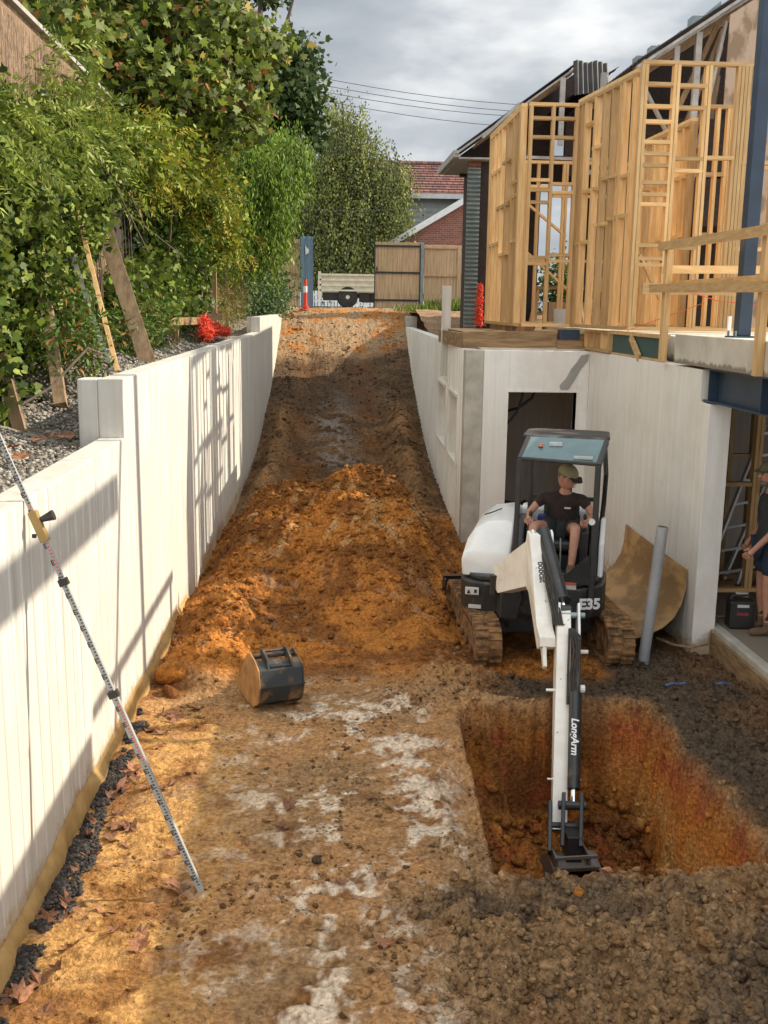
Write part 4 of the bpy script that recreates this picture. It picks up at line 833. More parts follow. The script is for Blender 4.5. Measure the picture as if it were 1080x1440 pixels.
for i in range(7): b.box((-.765 + i * .035, -.522, .60), (-.748 + i * .035, -.70, .60)) if False else b.box((-.50 + i * .03, -.712, .60), (-.485 + i * .03, -.704, .78))
b.build('side_grille', M['black'], ex)
# right-hand side panel and consoles
MB(Mh).prism([(-.30, .88), (.48, .88), (.48, 1.38), (.1, 1.44), (-.22, 1.25)], .60, .70, 'x').build('side_panel', M['grey'], ex, bevel=.02)
MB(Mh).prism([(-.30, .88), (.50, .88), (.50, 1.42), (.1, 1.48), (-.25, 1.26)], .705, .765, 'x').build('side_cover', M['white'], ex, bevel=.02)
MB(Mh).prism([(-.42, .90), (.45, .90), (.45, 1.42), (-.10, 1.42), (-.36, 1.2)], -.245, -.12, 'x').build('console', M['grey'], ex, bevel=.02)
for x in (-.06, .54):
    c_ = MB(Mh).box((x - .05, -.22, .9), (x + .05, .30, 1.38)).build('arm_console', M['black'], ex, bevel=.02)
    MB(Mh).tube([(x, -.18, 1.36), (x, -.20, 1.47), (x, -.23, 1.53)], [.022, .012, .012], 8).sph((x, -.235, 1.55), (.022, .022, .035), 8, 6).build('joystick', M['black'], c_)
seat = MB(Mh).box((.03, -.18, 1.12), (.46, .34, 1.25)).box((.04, .28, 1.2), (.45, .40, 1.66)).build('seat', M['black'], ex, bevel=.04)
MB(Mh).box((.0, -.1, .9), (.48, .34, 1.07)).build('seat_base', M['black'], seat)
b = MB(Mh)
for x in (.14, .30): b.tube([(x, -.42, .92), (x, -.40, 1.12), (x - .01, -.36, 1.32)], .008, 6)
b.box((.08, -.50, .9), (.18, -.36, .95)).box((.26, -.5, .9), (.36, -.36, .95)); b.build('travel_levers', M['galv'], ex)
MB(Mh).prism([(-.66, .90), (-.32, .90), (-.32, .96), (-.62, .94)], -.1, .6, 'x').build('foot_plate', M['black'], ex)
MB(Mh).prism([(-.19, .90), (-.17, 1.28), (.04, .90)], -.64, -.62, 'y').build('front_gusset', M['grey'], ex); MB(Mh).prism([(.66, .88), (.62, 1.22), (.30, .90)], -.66, -.63, 'y').build('front_gusset', M['grey'], ex)
# canopy
b = MB(Mh)
b.bar((-.19, -.60, .70), (-.17, -.56, 2.215), .055, .06, (0, 1, 0)).bar((-.17, -.56, 2.205), (-.12, -.14, 2.40), .055, .06, (1, 0, 0))
b.bar((.66, -.64, .66), (.66, -.58, 2.18), .06, .065, (0, 1, 0)).bar((.66, -.58, 2.17), (.72, -.14, 2.385), .06, .065, (1, 0, 0))
b.bar((-.14, .50, .9), (-.14, .50, 2.30), .055, .06, (0, 1, 0)).bar((.64, .48, .9), (.64, .48, 2.30), .055, .06, (0, 1, 0))
b.bar((-.16, -.57, 2.215), (.66, -.59, 2.19), .04, .035).bar((-.14, .5, 1.62), (.64, .48, 1.62), .04, .05)
b.tube([(.70, .40, 2.25), (.73, .3, 1.95), (.72, .42, 1.6), (.70, .45, 1.3)], .03, 8)
b.build('canopy_frame', M['black'], ex, bevel=.01)
b = MB(Mh); b.prism([(-.14, -.16), (.72, -.17), (.76, -.08), (.74, .50), (.62, .56), (-.10, .56), (-.20, .46), (-.20, -.08)], 2.385, 2.425, 'z')
M['roofdust'] = mat('dusty_roof', (.03, .03, .03), (.22, .20, .17), rough=.6, scale=2.5, stretch=(1, 2, 1), lo=.5, hi=.7, bump=.05)
b.build('canopy_roof', M['roofdust'], ex, bevel=.02)
M['glass'] = mat('tinted_glass', (.13, .20, .20), (.10, .16, .16), rough=.12, scale=3, bump=0, spec=.8)
b = MB(Mh).add([(-.15, -.56, 2.235), (.64, -.575, 2.21), (.70, -.17, 2.405), (-.11, -.17, 2.41), (-.15, -.55, 2.230), (.64, -.565, 2.205), (.70, -.16, 2.40), (-.11, -.16, 2.405)], [(0, 1, 2, 3), (7, 6, 5, 4), (0, 4, 5, 1), (1, 5, 6, 2), (2, 6, 7, 3), (3, 7, 4, 0)])
gl_ = b.build('front_glass', M['glass'], ex)
M['beacon'] = plain('amber_lens', (.75, .25, .15), .3)
MB(Mh).box((.12, -.34, 2.338), (.26, -.27, 2.372)).build('glass_sticker', M['clad'], gl_); MB(Mh).box((.40, -.55, 2.235), (.60, -.50, 2.262)).build('glass_sticker', M['clad'], gl_)
MB(Mh).cyl((.03, -.36, 2.345), .028, .03, 'z', 12).build('work_light', M['beacon'], ex)
MB(Mh).cyl((.63, -.64, 1.58), .035, .03, 'y', 12).build('bolt_cap', M['white'], ex)
# front boxes with stickers
M['label'] = plain('sticker_white', (.6, .58, .55), .5); M['labelr'] = plain('sticker_red', (.5, .12, .06), .5)
for lo_, hi_ in (((-.70, -.722, .70), (-.55, -.704, .78)), ((-.66, -.722, .545), (-.52, -.704, .585)), ((.24, -.722, .70), (.38, -.704, .79)), ((.30, -.722, .60), (.40, -.704, .66)), ((.20, -.70, .835), (.50, -.664, .885)), ((.15, -.70, 1.04), (.27, -.69, 1.10))): MB(Mh).box(lo_, hi_).build('sticker', M['label'], ex)
MB(Mh).box((.20, -.704, .882), (.50, -.66, .902)).build('sticker', M['labelr'], ex)
b = MB(Mh)
for x in (-.63, -.62): b.prism([(x - .05, .712), (x - .02, .712), (x - .035, .755)], -.727, -.723, 'y')
b.box((-.6, -.726, .72), (-.57, -.723, .76)); b.build('sticker_mark', M['black'], ex)
def text(s, size, Mx, mt, parent, name, ext=.003, bold=0.0, shear=0):
    cu = bpy.data.curves.new(name, 'FONT'); cu.body = s; cu.size = size; cu.extrude = ext; cu.align_x = 'CENTER'; cu.align_y = 'CENTER'; cu.offset = bold; cu.shear = shear
    to = bpy.data.objects.new('tmp', cu); col.objects.link(to); bpy.context.view_layer.update()
    me = bpy.data.meshes.new_from_object(to.evaluated_get(bpy.context.evaluated_depsgraph_get())); bpy.data.objects.remove(to)
    me.transform(Mx); me.materials.clear(); me.materials.append(mt); o = bpy.data.objects.new(name, me); col.objects.link(o); setparent(o, parent); return o
def face_M(origin, right, up):
    r = Vector(right).normalized(); u = Vector(up).normalized(); nn = r.cross(u)
    return Matrix.Translation(origin) @ Matrix((r, u, nn)).transposed().to_4x4()
# E35 on the rounded front corner
c0 = Mh @ Vector((.60, -.66, .68)); rt = Mh.to_3x3() @ Vector((1, .42, 0)); nrm = rt.cross(Vector((0, 0, 1))).normalized()
text('E35', .15, face_M(c0 + nrm * .045 + rt.normalized() * .035, rt, (0, 0, 1)), M['white'], ex, 'model_lettering', .004, .006)
# boom
K = {'root': Vector((1.92, 9.92, .70)), 'knee': Vector((2.10, 9.36, 1.16)), 'tip': Vector((2.05, 8.48, .46)), 'dtop': Vector((2.19, 8.62, .70)), 'dbot': Vector((1.925, 7.36, -.63))}
hx = Vector((.99, -.1, 0)).normalized()
def plate(pts, off, th, name, m, parent=ex, bev=.006):
    """side plate: outline of world points shifted along hx"""
    a = [Vector(p) + hx * (off - th / 2) for p in pts]; c = [Vector(p) + hx * (off + th / 2) for p in pts]; n = len(a)
    return MB().add(a + c, [tuple(range(n)), tuple(range(n, 2 * n))] + [(i, (i + 1) % n, n + (i + 1) % n, n + i) for i in range(n)]).build(name, m, parent, bevel=bev)
R0, KN, TP = K['root'], K['knee'], K['tip']; DT0 = K['dtop']
boom = plate([R0 + Vector((-.02, .10, -.10)), R0 + Vector((-.02, .10, .10)), KN + Vector((0, .10, .02)), KN + Vector((0, .04, .14)), KN + Vector((0, -.06, .12)), KN + Vector((0, -.22, -.10)), TP + Vector((0, .10, .16)), TP + Vector((0, -.03, .10)), TP + Vector((0, -.05, .02)), TP + Vector((0, .06, -.04)), KN + Vector((0, -.12, -.42)), KN + Vector((0, .02, -.40)), R0 + Vector((0, -.06, -.14))], -.075, .14, 'boom', M['cream'])
b = MB()
for i in range(4):
    o_ = hx * (-.03 + i * .022)
    b.tube([R0 + o_ + Vector((.03, .05, .16)), KN + o_ + Vector((-.02, .12, .10)), KN + o_ + Vector((0, -.04, .05)), KN.lerp(TP, .5) + o_ + Vector((.0, -.03, .10 + .01 * i)), TP + o_ + Vector((.02, 0, .20)), DT0 + o_ * .8 + Vector((-.02, -.05, -.02))], .011, 7)
b.build('boom_hoses', M['rubber'], boom, smooth=True)
for s in (-.10, .075): plate([KN + Vector((0, .10, -.06)), KN + Vector((0, .07, .12)), KN + Vector((0, .01, .16)), KN + Vector((0, -.05, .12)), KN + Vector((0, -.10, -.10))], s, .022, 'boom_ear', M['white'], boom)
MB().tube([KN + hx * -.12 + Vector((0, .01, .115)), KN + hx * .095 + Vector((0, .01, .115))], .022, 10).build('ear_pin', M['grey'], boom)
# swing bracket
MB().prism([(1.80, .30), (1.98, .28), (2.03, .50), (1.97, .66), (1.84, .64), (1.80, .56)], 9.84, 10.08, 'y').build('swing_bracket', M['grey'], ex, bevel=.02)
MB().tube([(1.76, 9.98, .52), (1.76, 9.98, .72)], .045, 12).build('swing_pin', M['black'], ex)
MB().tube([(2.0, 9.95, .45), (1.9, 10.0, .25), (1.95, 10.2, .12)], .03, 8).tube([(1.85, 9.95, .45), (2.05, 10.05, .2), (2.2, 10.2, .2)], .016, 8).build('hose', M['rubber'], ex)
# 'hook' below boom tip
plate([TP + Vector((0, .10, .10)), TP + Vector((0, -.03, .08)), TP + Vector((0, -.06, -.06)), TP + Vector((0, -.10, -.14)), TP + Vector((0, -.06, -.18)), TP + Vector((0, -.01, -.10)), TP + Vector((0, .06, -.02))], -.10, .035, 'boom_hook', M['cream'])
# arm cylinder on top of the boom
ca = KN + hx * .005 + Vector((0, .01, .115)); cb2 = K['dtop'] + hx * -.02 + Vector((0, .05, .03)); d_ = (cb2 - ca)
cyl = MB().tube([ca - d_.normalized() * .04, ca + d_ * .86], .066, 18).tube([ca + d_ * .85, ca + d_ * .88], .078, 18).build('arm_cylinder', M['grey'], ex, smooth=True)
MB().tube([ca + d_ * .86, cb2], .028, 12).build('piston_rod', M['chrome'], cyl, smooth=True)
MB().cyl(cb2, .055, .09, 'x', 16).build('rod_eye', M['grey'], cyl)
# dipper arm
DT, DB = K['dtop'], K['dbot']; dd = (DB - DT).normalized(); dn = dd.cross(hx).normalized()
if dn.y > 0: dn = -dn            # towards the camera
def dp(t, a): return DT + (DB - DT) * t + dn * a
arm = plate([dp(-.03, .03), dp(-.05, -.03), dp(.02, -.10), dp(.14, -.16), dp(.5, -.12), dp(1.0, -.06), dp(1.02, .03), dp(.6, .05), dp(.3, .08), dp(.12, .10)], -.045, .12, 'dipper_arm', M['cream'])
plate([dp(-.06, .05), dp(-.07, -.02), dp(0, -.08), dp(.12, -.1), dp(.38, -.02), dp(.36, .05), dp(.1, .10)], .085, .022, 'side_plate', M['white'], arm); plate([dp(-.06, .05), dp(-.07, -.02), dp(0, -.08), dp(.1, -.1), dp(.1, .06)], -.085, .022, 'side_plate', M['white'], arm)
MB().tube([dp(.0, .02) - hx * .12, dp(.0, .02) + hx * .14], .026, 10).build('arm_pin', M['galv'], arm)
for a_, b_, r_ in ((dp(.19, .02) + hx * .09, dp(.19, .02) + hx * .17, .018), (dp(.385, .02) - hx * .18, dp(.385, .02) - hx * .08, .012), (dp(.38, .04) + hx * .06, dp(.38, .04) + hx * .14, .034), (dp(.80, .02) - hx * .15, dp(.80, .02) + hx * .12, .008)): MB().tube([a_, b_], r_, 10).build('pin', M['cream'], arm)
b = MB()
for i in range(5):
    o_ = hx * (-.01 + i * .026)
    b.tube([dp(.10, .12) + o_ * .3, dp(.15, .16) + o_ * .9, dp(.22, .15) + o_ + hx * .02 * math.sin(i), dp(.32, .12) + o_ * .9, dp(.42, .11) + o_ * .9, dp(.47, .10) + o_ * .7], .011, 7)
b.build('hydraulic_hoses', M['rubber'], arm, smooth=True)
bc = MB().tube([dp(.42, .115) + hx * .055, dp(.86, .12) + hx * .05], .052, 18).build('bucket_cylinder', M['grey'], arm, smooth=True)
MB().tube([dp(.85, .12) + hx * .05, dp(.93, .12) + hx * .05], .022, 10).build('piston_rod', M['chrome'], bc)
tx = face_M(dp(.635, .12) + hx * .05 + dn * .052 + hx * -.012, dd, dd.cross(dn) * -1 if (dd.cross(-dn)).dot(-dn) else dd.cross(dn))
up_ = dn.cross(dd); tx = face_M(dp(.635, .12) + hx * .045 + dn * .054, dd, up_)
text('LongArm', .082, tx, M['white'], arm, 'arm_lettering', .002, .002, .15)
bx = (TP - KN).normalized(); bn = bx.cross(hx); bn = bn if bn.y < 0 else -bn
lx_ = KN + (TP - KN) * .30 - hx * .117 + Vector((0, -.02, -.20))
text('bobcat', .085, face_M(KN.lerp(TP, .42) + hx * (-.066) + bn * .155 - bx * .05, bx, bn.cross(bx)), M['black'], boom, 'boom_lettering', .002, .002)
# linkage and bucket
b = MB().bar(dp(.88, .14) + hx * -.03, dp(1.10, .10) + hx * -.03, .03, .07).bar(dp(.88, .14) + hx * .11, dp(1.10, .10) + hx * .11, .03, .07).tube([dp(.93, .12) - hx * .07, dp(.93, .12) + hx * .15], .035, 12).tube([dp(1.0, 0) - hx * .13, dp(1.0, 0) + hx * .13], .04, 12).bar(dp(.9, .0) - hx * .12, dp(1.12, .04) - hx * .12, .03, .10)
b.box((1.90, 7.16, -.84), (2.02, 7.32, -.62)); b.build('bucket_linkage', M['grey'], ex, bevel=.005)
Mb = Matrix.Translation((1.95, 7.20, -.86)) @ Matrix.Rotation(.06, 4, 'Z')
M['worn'] = mat('worn_steel', (.17, .165, .155), (.16, .12, .08), rough=.55, metal=.3, scale=7, bump=.2)
bk_ = MB(Mb); outer = [(-.10, .02), (.08, .06), (.22, -.02), (.30, -.20), (.22, -.40), (.02, -.46), (-.26, -.36), (-.26, -.33), (.0, -.42), (.19, -.37), (.26, -.20), (.19, -.04), (.08, .03), (-.10, -.01)]
bk_.prism(outer, -.16, .19, 'x'); side = [(-.10, .02), (.08, .06), (.22, -.02), (.30, -.20), (.22, -.40), (.02, -.46), (-.26, -.36)]
bk_.prism(side, -.175, -.16, 'x').prism(side, .19, .205, 'x').box((-.16, -.10, .02), (-.14, .10, .12)).box((.10, -.10, .02), (.12, .10, .12)); bk_.box((-.17, -.12, .10), (.17, -.10, .13)).box((-.17, -.12, .02), (.17, -.10, .04))
bk_.build('digging_bucket', M['worn'], ex, bevel=.006)

# ================================================================ PEOPLE
def skin(name, chains, m, parent, sub=2, sm=True):
    """chains: list of [(point, radius), ...]; a chain may start at an existing point (joined by equal coordinates)."""
    V, Rr, E, idx, roots = [], [], [], {}, []
    for ch in chains:
        prev = None
        for p, r in ch:
            k = tuple(round(c, 4) for c in p)
            if k not in idx: idx[k] = len(V); V.append(tuple(p)); Rr.append(r)
            i = idx[k]
            if prev is not None and (prev, i) not in E: E.append((prev, i))
            prev = i
    me = bpy.data.meshes.new(name); me.from_pydata(V, E, []); o = bpy.data.objects.new(name, me); col.objects.link(o)
    md = o.modifiers.new('skin', 'SKIN'); md.use_smooth_shade = True; md.branch_smoothing = .6
    while not me.skin_vertices: bpy.context.view_layer.objects.active = o; break
    sv = me.skin_vertices[0].data if me.skin_vertices else None
    if sv is None: raise RuntimeError('no skin layer')
    seen = set(); adj = {i: [] for i in range(len(V))}
    for a, b_ in E: adj[a].append(b_); adj[b_].append(a)
    for i in range(len(V)):
        r = Rr[i]; sv[i].radius = (r, r) if not isinstance(r, tuple) else r; sv[i].use_root = False
    for i in range(len(V)):
        if i in seen: continue
        sv[i].use_root = True; st = [i]
        while st:
            q = st.pop()
            if q in seen: continue
            seen.add(q); st += adj[q]
    s = o.modifiers.new('sub', 'SUBSURF'); s.levels = sub; s.render_levels = sub
    me.materials.append(m); setparent(o, parent); return o
def hand(wr, dirv, palm_n, curl=.6, s=1.0):
    """finger chains for a hand: wrist point, forearm direction, palm normal"""
    d = Vector(dirv).normalized(); n_ = Vector(palm_n).normalized(); side = d.cross(n_).normalized(); n_ = side.cross(d).normalized(); wr = Vector(wr); ch = []
    pc = wr + d * .05 * s; ch.append([(wr, .027 * s), (pc, .033 * s), (wr + d * .085 * s, .028 * s)])
    for i, (o_, L) in enumerate(((-.032, .060), (-.011, .072), (.011, .070), (.030, .055))):
        a = wr + d * .075 * s + side * o_ * s; dd_ = (d * math.cos(curl * .4) + n_ * math.sin(curl * .4)); d2 = (d * math.cos(curl) + n_ * math.sin(curl)); d3 = (d * math.cos(curl * 1.8) + n_ * math.sin(curl * 1.8))
        p1 = a + dd_ * L * .5 * s; p2 = p1 + d2 * L * .4 * s; p3 = p2 + d3 * L * .35 * s
        ch.append([(a, .0105 * s), (p1, .0095 * s), (p2, .009 * s), (p3, .0075 * s)])
    a = wr + d * .03 * s - side * .025 * s; p1 = a - side * .025 * s + d * .02 * s + n_ * .012 * s; p2 = p1 + d * .03 * s + n_ * .02 * s; ch.append([(a, .013 * s), (p1, .011 * s), (p2, .009 * s)])
    return ch
M['hair'] = plain('grey_hair', (.16, .13, .11), .8)
M['cloth'] = None
def head(root, c, yaw, pitch, cap_m, s=1.0, beard=False, wide_brim=False):
    """c: head centre; facing -y before yaw (rotation about z) and pitch (down)"""
    Mx = Matrix.Translation(c) @ Matrix.Rotation(yaw, 4, 'Z') @ Matrix.Rotation(pitch, 4, 'X') @ Matrix.Scale(s, 4)
    bm = bmesh.new(); bmesh.ops.create_uvsphere(bm, u_segments=24, v_segments=18, radius=1)
    for v in bm.verts:
        x, y, z = v.co; wx = .076 * (1 - .22 * max(0, -z) ** 1.5); wy = .095 * (1 - .12 * max(0, -z)); co = Vector((x * wx, y * wy, z * .118))
        if y < 0 and z < -.25: co.y -= .014 * (1 - abs(x)) * (-z)            # jaw, chin
        if y < -.6 and -.15 < z < .22 and abs(x) < .75 and abs(x) > .2: co.y += .010   # eye sockets
        if y < -.5 and .2 < z < .35: co.y -= .006
        v.co = co
    b = MB(Mx)
    b.v = [Mx @ v.co for v in bm.verts]; b.f = [tuple(v.index for v in f.verts) for f in bm.faces]; bm.free()
    b.add([(-.010, -.093, .018), (.010, -.093, .018), (.017, -.092, -.022), (-.017, -.092, -.022), (0, -.122, -.018), (0, -.098, .02)], [(0, 5, 4, 3), (5, 1, 2, 4), (3, 4, 2)])
    for sx in (-1, 1): b.sph((sx * .078, .008, .0), (.010, .020, .031), 8, 8)
    b.tube([(-.024, -.095, -.050), (0, -.104, -.048), (.024, -.095, -.050)], [.004, .007, .004], 6)
    h = b.build('head', M['skin'], root, smooth=True)
    e_ = MB(Mx)
    for sx in (-1, 1): e_.sph((sx * .030, -.086, .012), (.012, .008, .007), 8, 6)
    e_.build('eye', M['black'], h)
    MB(Mx).sph((0, .012, .025), (.081, .093, .085), 16, 10).build('hair', M['hair'], h, smooth=True)
    if beard: MB(Mx).sph((0, -.055, -.085), (.05, .045, .035), 12, 8).build('beard', M['hair'], h, smooth=True)
    cp = MB(Mx)
    nU, nV = 20, 6; vs = []
    for j in range(nV + 1):
        t = math.pi / 2 * j / nV
        for k in range(nU): vs.append((.088 * math.cos(t) * math.cos(2 * math.pi * k / nU), .008 + .104 * math.cos(t) * math.sin(2 * math.pi * k / nU), .042 + .088 * math.sin(t)))
    cp.add(vs, [(j * nU + k, j * nU + (k + 1) % nU, (j + 1) * nU + (k + 1) % nU, (j + 1) * nU + k) for j in range(nV) for k in range(nU)])
    c_ = cp.build('cap', cap_m, h, smooth=True)
    if wide_brim: MB(Mx).tube([(0, .008, .034), (0, .008, .044)], [.150, .092], 24).build('brim', cap_m, c_, smooth=True)
    else:
        bp_ = [( .082 * math.cos(t), -.075 - .085 * math.sin(t) * 1.0) for t in [math.pi * k / 10 for k in range(11)]]
        vs = [(x, y, .046 - .16 * abs(x) ** 1.2 * .6 - (.02 if y < -.12 else 0)) for x, y in bp_] + [(x, y, .040 - .16 * abs(x) ** 1.2 * .6 - (.02 if y < -.12 else 0)) for x, y in bp_]
        MB(Mx).add(vs, [tuple(range(11)), tuple(range(21, 10, -1))] + [(i, i + 1, 12 + i, 11 + i) for i in range(10)]).build('cap_peak', M['capdark'] if 'capdark' in M else cap_m, c_)
    return h
M['tee'] = mat('dark_brown_cotton', (.045, .028, .022), (.028, .018, .015), rough=.95, scale=7, bump=1.0, bscale=9, bdist=.03); M['shorts'] = plain('dark_shorts', (.03, .035, .035), .9); M['khaki'] = plain('khaki_cap', (.34, .30, .17), .9); M['capdark'] = plain('dark_cap_peak', (.06, .055, .04), .9)
M['boot'] = plain('muddy_boot', (.16, .10, .06), .9); M['navy'] = plain('navy_shorts', (.02, .035, .06), .9); M['slate'] = mat('slate_shirt', (.045, .048, .05), (.028, .03, .032), rough=.95, scale=7, bump=1.0, bscale=9, bdist=.03); M['olive'] = plain('olive_hat', (.12, .12, .07), .9)
# the driver: seated, facing the camera, head turned to his left (image right)
seat_w = Mh @ Vector((.25, .10, 1.22))
dr = thing('person', 'seated driver in dark brown tee, shorts and khaki cap, hands on the excavator levers', 'person', seat_w)
H = lambda x, y, z: Mh @ Vector((x, y, z))
pel, ch_, nk = H(.27, .14, 1.34), H(.27, .06, 1.67), H(.29, .01, 1.79)
lS, rS = H(.05, .06, 1.70), H(.49, .06, 1.70)
lE, rE = H(-.09, -.02, 1.53), H(.62, .0, 1.52)
lW, rW = H(-.085, -.18, 1.51), H(.57, -.16, 1.50)
lK, rK = H(-.02, -.32, 1.44), H(.45, -.36, 1.44)
lA, rA = H(-.01, -.44, .98), H(.42, -.46, .98)
lH, rH = H(.16, .08, 1.34), H(.37, .08, 1.34)
chains = [[(pel, .11), (pel.lerp(ch_, .5), .115), (ch_, .115), (nk, .05), (nk + Vector((.0, -.015, .07)), .048)],
          [(ch_, .115), (lS, .052), (lE, .041), (lW, .027)], [(ch_, .115), (rS, .052), (rE, .041), (rW, .027)],
          [(pel, .11), (lH, .085), (lK, .058), (lA, .036)], [(pel, .11), (rH, .085), (rK, .058), (rA, .036)]]
chains += hand(lW, H(-.07, -.25, 1.49) - lW, H(.0, 0, 0) * 0 + Vector((.3, 0, -1)), 1.1) + hand(rW, H(.54, -.25, 1.49) - rW, Vector((-.3, 0, -1)), 1.1)
skin('body', chains, M['skin'], dr)
skin('tee_shirt', [[(pel + Vector((0, 0, -.0)), .155), (pel.lerp(ch_, .35), .155), (pel.lerp(ch_, .75), .150), (ch_, .135), (nk - Vector((0, 0, .02)), .064)], [(ch_, .135), (lS, .078), (lS.lerp(lE, .62), .068)], [(ch_, .135), (rS, .078), (rS.lerp(rE, .62), .068)]], M['tee'], dr)
skin('shorts', [[(pel, .135), (lH, .108), (lH.lerp(lK, .62), .088)], [(pel, .135), (rH, .108), (rH.lerp(rK, .62), .088)]], M['shorts'], dr)
for a in (lA, rA):
    f = Mh.to_3x3() @ Vector((0, -1, 0)); skin('boot', [[(a + Vector((0, 0, .08)), .05), (a + Vector((0, .0, -.02)), .05), (a + f.normalized() * .12 + Vector((0, 0, -.03)), .045), (a + f.normalized() * .19 + Vector((0, 0, -.035)), .035)]], M['boot'], dr)
head(dr, nk + Vector((.014, -.03, .145)), R(38), R(20), M['khaki'], 1.12)
MB(Mh).box((.30, -.092, 1.60), (.37, -.088, 1.62)).build('chest_print', M['label'], dr)
# blue drink cooler beside the seat
o = MB(Mh).box((-.02, .18, 1.31), (.09, .30, 1.46)).build('cooler_bag', plain('blue_bag', (.02, .04, .22), .6), None, bevel=.02); tag(o, 'small blue bag on the console beside the driver', 'bag')
# the standing man at the right edge, facing left
mn = thing('person', 'man standing on the basement floor in dark shirt, navy shorts and brimmed hat', 'person', (4.54, 9.97, .1))
P_ = lambda x, y, z: Vector((4.54 + x, 9.97 + y, .10 + z))
pel, ch_, nk = P_(.03, 0, .95), P_(.03, 0, 1.34), P_(.0, 0, 1.50)
lS, rS = P_(.01, -.19, 1.40), P_(.04, .19, 1.40); lE, rE = P_(-.05, -.25, 1.12), P_(.06, .26, 1.12); lW, rW = P_(-.21, -.20, .93), P_(-.05, .30, .92)
lK, rK = P_(.0, -.10, .50), P_(.04, .12, .50); lA, rA = P_(.03, -.11, .10), P_(.06, .13, .10); lH, rH = P_(.03, -.09, .90), P_(.03, .09, .90)
chains = [[(pel, .12), (pel.lerp(ch_, .5), .125), (ch_, .12), (nk, .055), (nk + Vector((-.015, 0, .07)), .05)], [(ch_, .12), (lS, .055), (lE, .043), (lW, .028)], [(ch_, .12), (rS, .055), (rE, .043), (rW, .028)],
          [(pel, .12), (lH, .09), (lK, .062), (lA, .038)], [(pel, .12), (rH, .09), (rK, .062), (rA, .038)]]
chains += hand(lW, Vector((-.7, 0, -.7)), Vector((0, 1, -.2)), .9) + hand(rW, Vector((-.5, 0, -.8)), Vector((0, -1, 0)), .9)
skin('body', chains, M['skin'], mn)
skin('shirt', [[(pel + Vector((0, 0, -.04)), .148), (pel + Vector((0, 0, .06)), .150), (pel.lerp(ch_, .4), .150), (ch_, .140), (nk, .068)], [(ch_, .14), (lS, .08), (lS.lerp(lE, .55), .068)], [(ch_, .14), (rS, .08), (rS.lerp(rE, .55), .068)]], M['slate'], mn)
skin('shorts', [[(pel, .132), (lH, .108), (lH.lerp(lK, .75), .092)], [(pel, .132), (rH, .108), (rH.lerp(rK, .75), .092)]], M['navy'], mn)
for a in (lA, rA):
    skin('boot', [[(a + Vector((0, 0, .06)), .052), (a + Vector((0, 0, -.045)), .05), (a + Vector((-.12, 0, -.055)), .045), (a + Vector((-.20, 0, -.06)), .036)]], M['boot'], mn)
    MB().cyl(a + Vector((0, 0, .12)), .045, .1, 'z', 14).build('sock', M['black'], mn)
head(mn, nk + Vector((-.03, 0, .165)), R(-90), R(8), M['olive'], 1.04, True, True)
# worker inside the frames
wk = thing('person', 'worker in yellow vest bending down inside the timber frames', 'person', (4.56, 17.0, 3.06))
P_ = lambda x, y, z: Vector((4.56 + x, 17.0 + y, 3.06 + z))
pel, ch_, nk = P_(0, .18, .50), P_(-.02, -.08, .78), P_(-.03, -.22, .86)
chains = [[(pel, .12), (ch_, .12), (nk, .055), (nk + Vector((0, -.05, .02)), .05)], [(ch_, .12), (P_(-.2, -.1, .76), .055), (P_(-.22, -.2, .50), .042), (P_(-.15, -.3, .30), .028)], [(ch_, .12), (P_(.17, -.1, .76), .055), (P_(.2, -.2, .5), .042), (P_(.12, -.32, .3), .028)],
          [(pel, .12), (P_(-.1, .1, .46), .09), (P_(-.12, -.16, .34), .06), (P_(-.12, .05, .06), .04)], [(pel, .12), (P_(.1, .1, .46), .09), (P_(.12, -.16, .34), .06), (P_(.12, .05, .06), .04)]]
chains += hand(P_(-.15, -.3, .30), (0.2, -.3, -1), (0, 1, 0), .8) + hand(P_(.12, -.32, .30), (-.2, -.3, -1), (0, 1, 0), .8)
skin('body', chains, M['skin'], wk, 1)
M['hivis'] = plain('yellow_vest', (.55, .65, .05), .8)
skin('vest', [[(pel.lerp(ch_, .3), .145), (ch_, .145), (nk, .07)]], M['hivis'], wk, 1)
skin('trousers', [[(pel, .145), (P_(-.1, .1, .46), .11), (P_(-.12, -.16, .34), .08), (P_(-.12, .04, .1), .06)], [(pel, .145), (P_(.1, .1, .46), .11), (P_(.12, -.16, .34), .08), (P_(.12, .04, .1), .06)]], M['tee'], wk, 1)
for sx in (-.12, .12): skin('boot', [[(P_(sx, .05, .10), .05), (P_(sx, .04, .04), .045), (P_(sx, -.10, .035), .04)]], M['boot'], wk, 1)
head(wk, nk + Vector((0, -.13, .04)), 0, R(50), M['black'], 1.0)
# ================================================================ LOOSE OBJECTS
M['rust'] = mat('clay_smeared_steel', (.03, .034, .034), (.26, .13, .045), rough=.5, metal=.2, scale=5.5, lo=.50, hi=.68, bump=.3, bscale=18)
M['clay'] = mat('clay_side', (.42, .22, .07), (.24, .12, .045), rough=.9, scale=8, bump=.5)
sb = thing('spare_bucket', 'dark digging bucket with clay on its side plate lying on the ground', 'excavator bucket', (-.45, 8.5, 0))
Ms = Matrix.Translation((-.415, 8.46, .015)) @ Matrix.Rotation(R(24), 4, 'Z') @ Matrix.Rotation(R(2), 4, 'Y')
out = [(-.10, .40), (-.20, .34), (-.235, .20), (-.20, .06), (-.10, .0), (.06, .0), (.30, .06)]
inn = [(.30, .075), (.06, .02), (-.09, .02), (-.18, .07), (-.21, .20), (-.18, .325), (-.09, .38)]
MB(Ms).prism(out + inn, -.19, .19, 'x').build('shell', M['rust'], sb, bevel=.004)
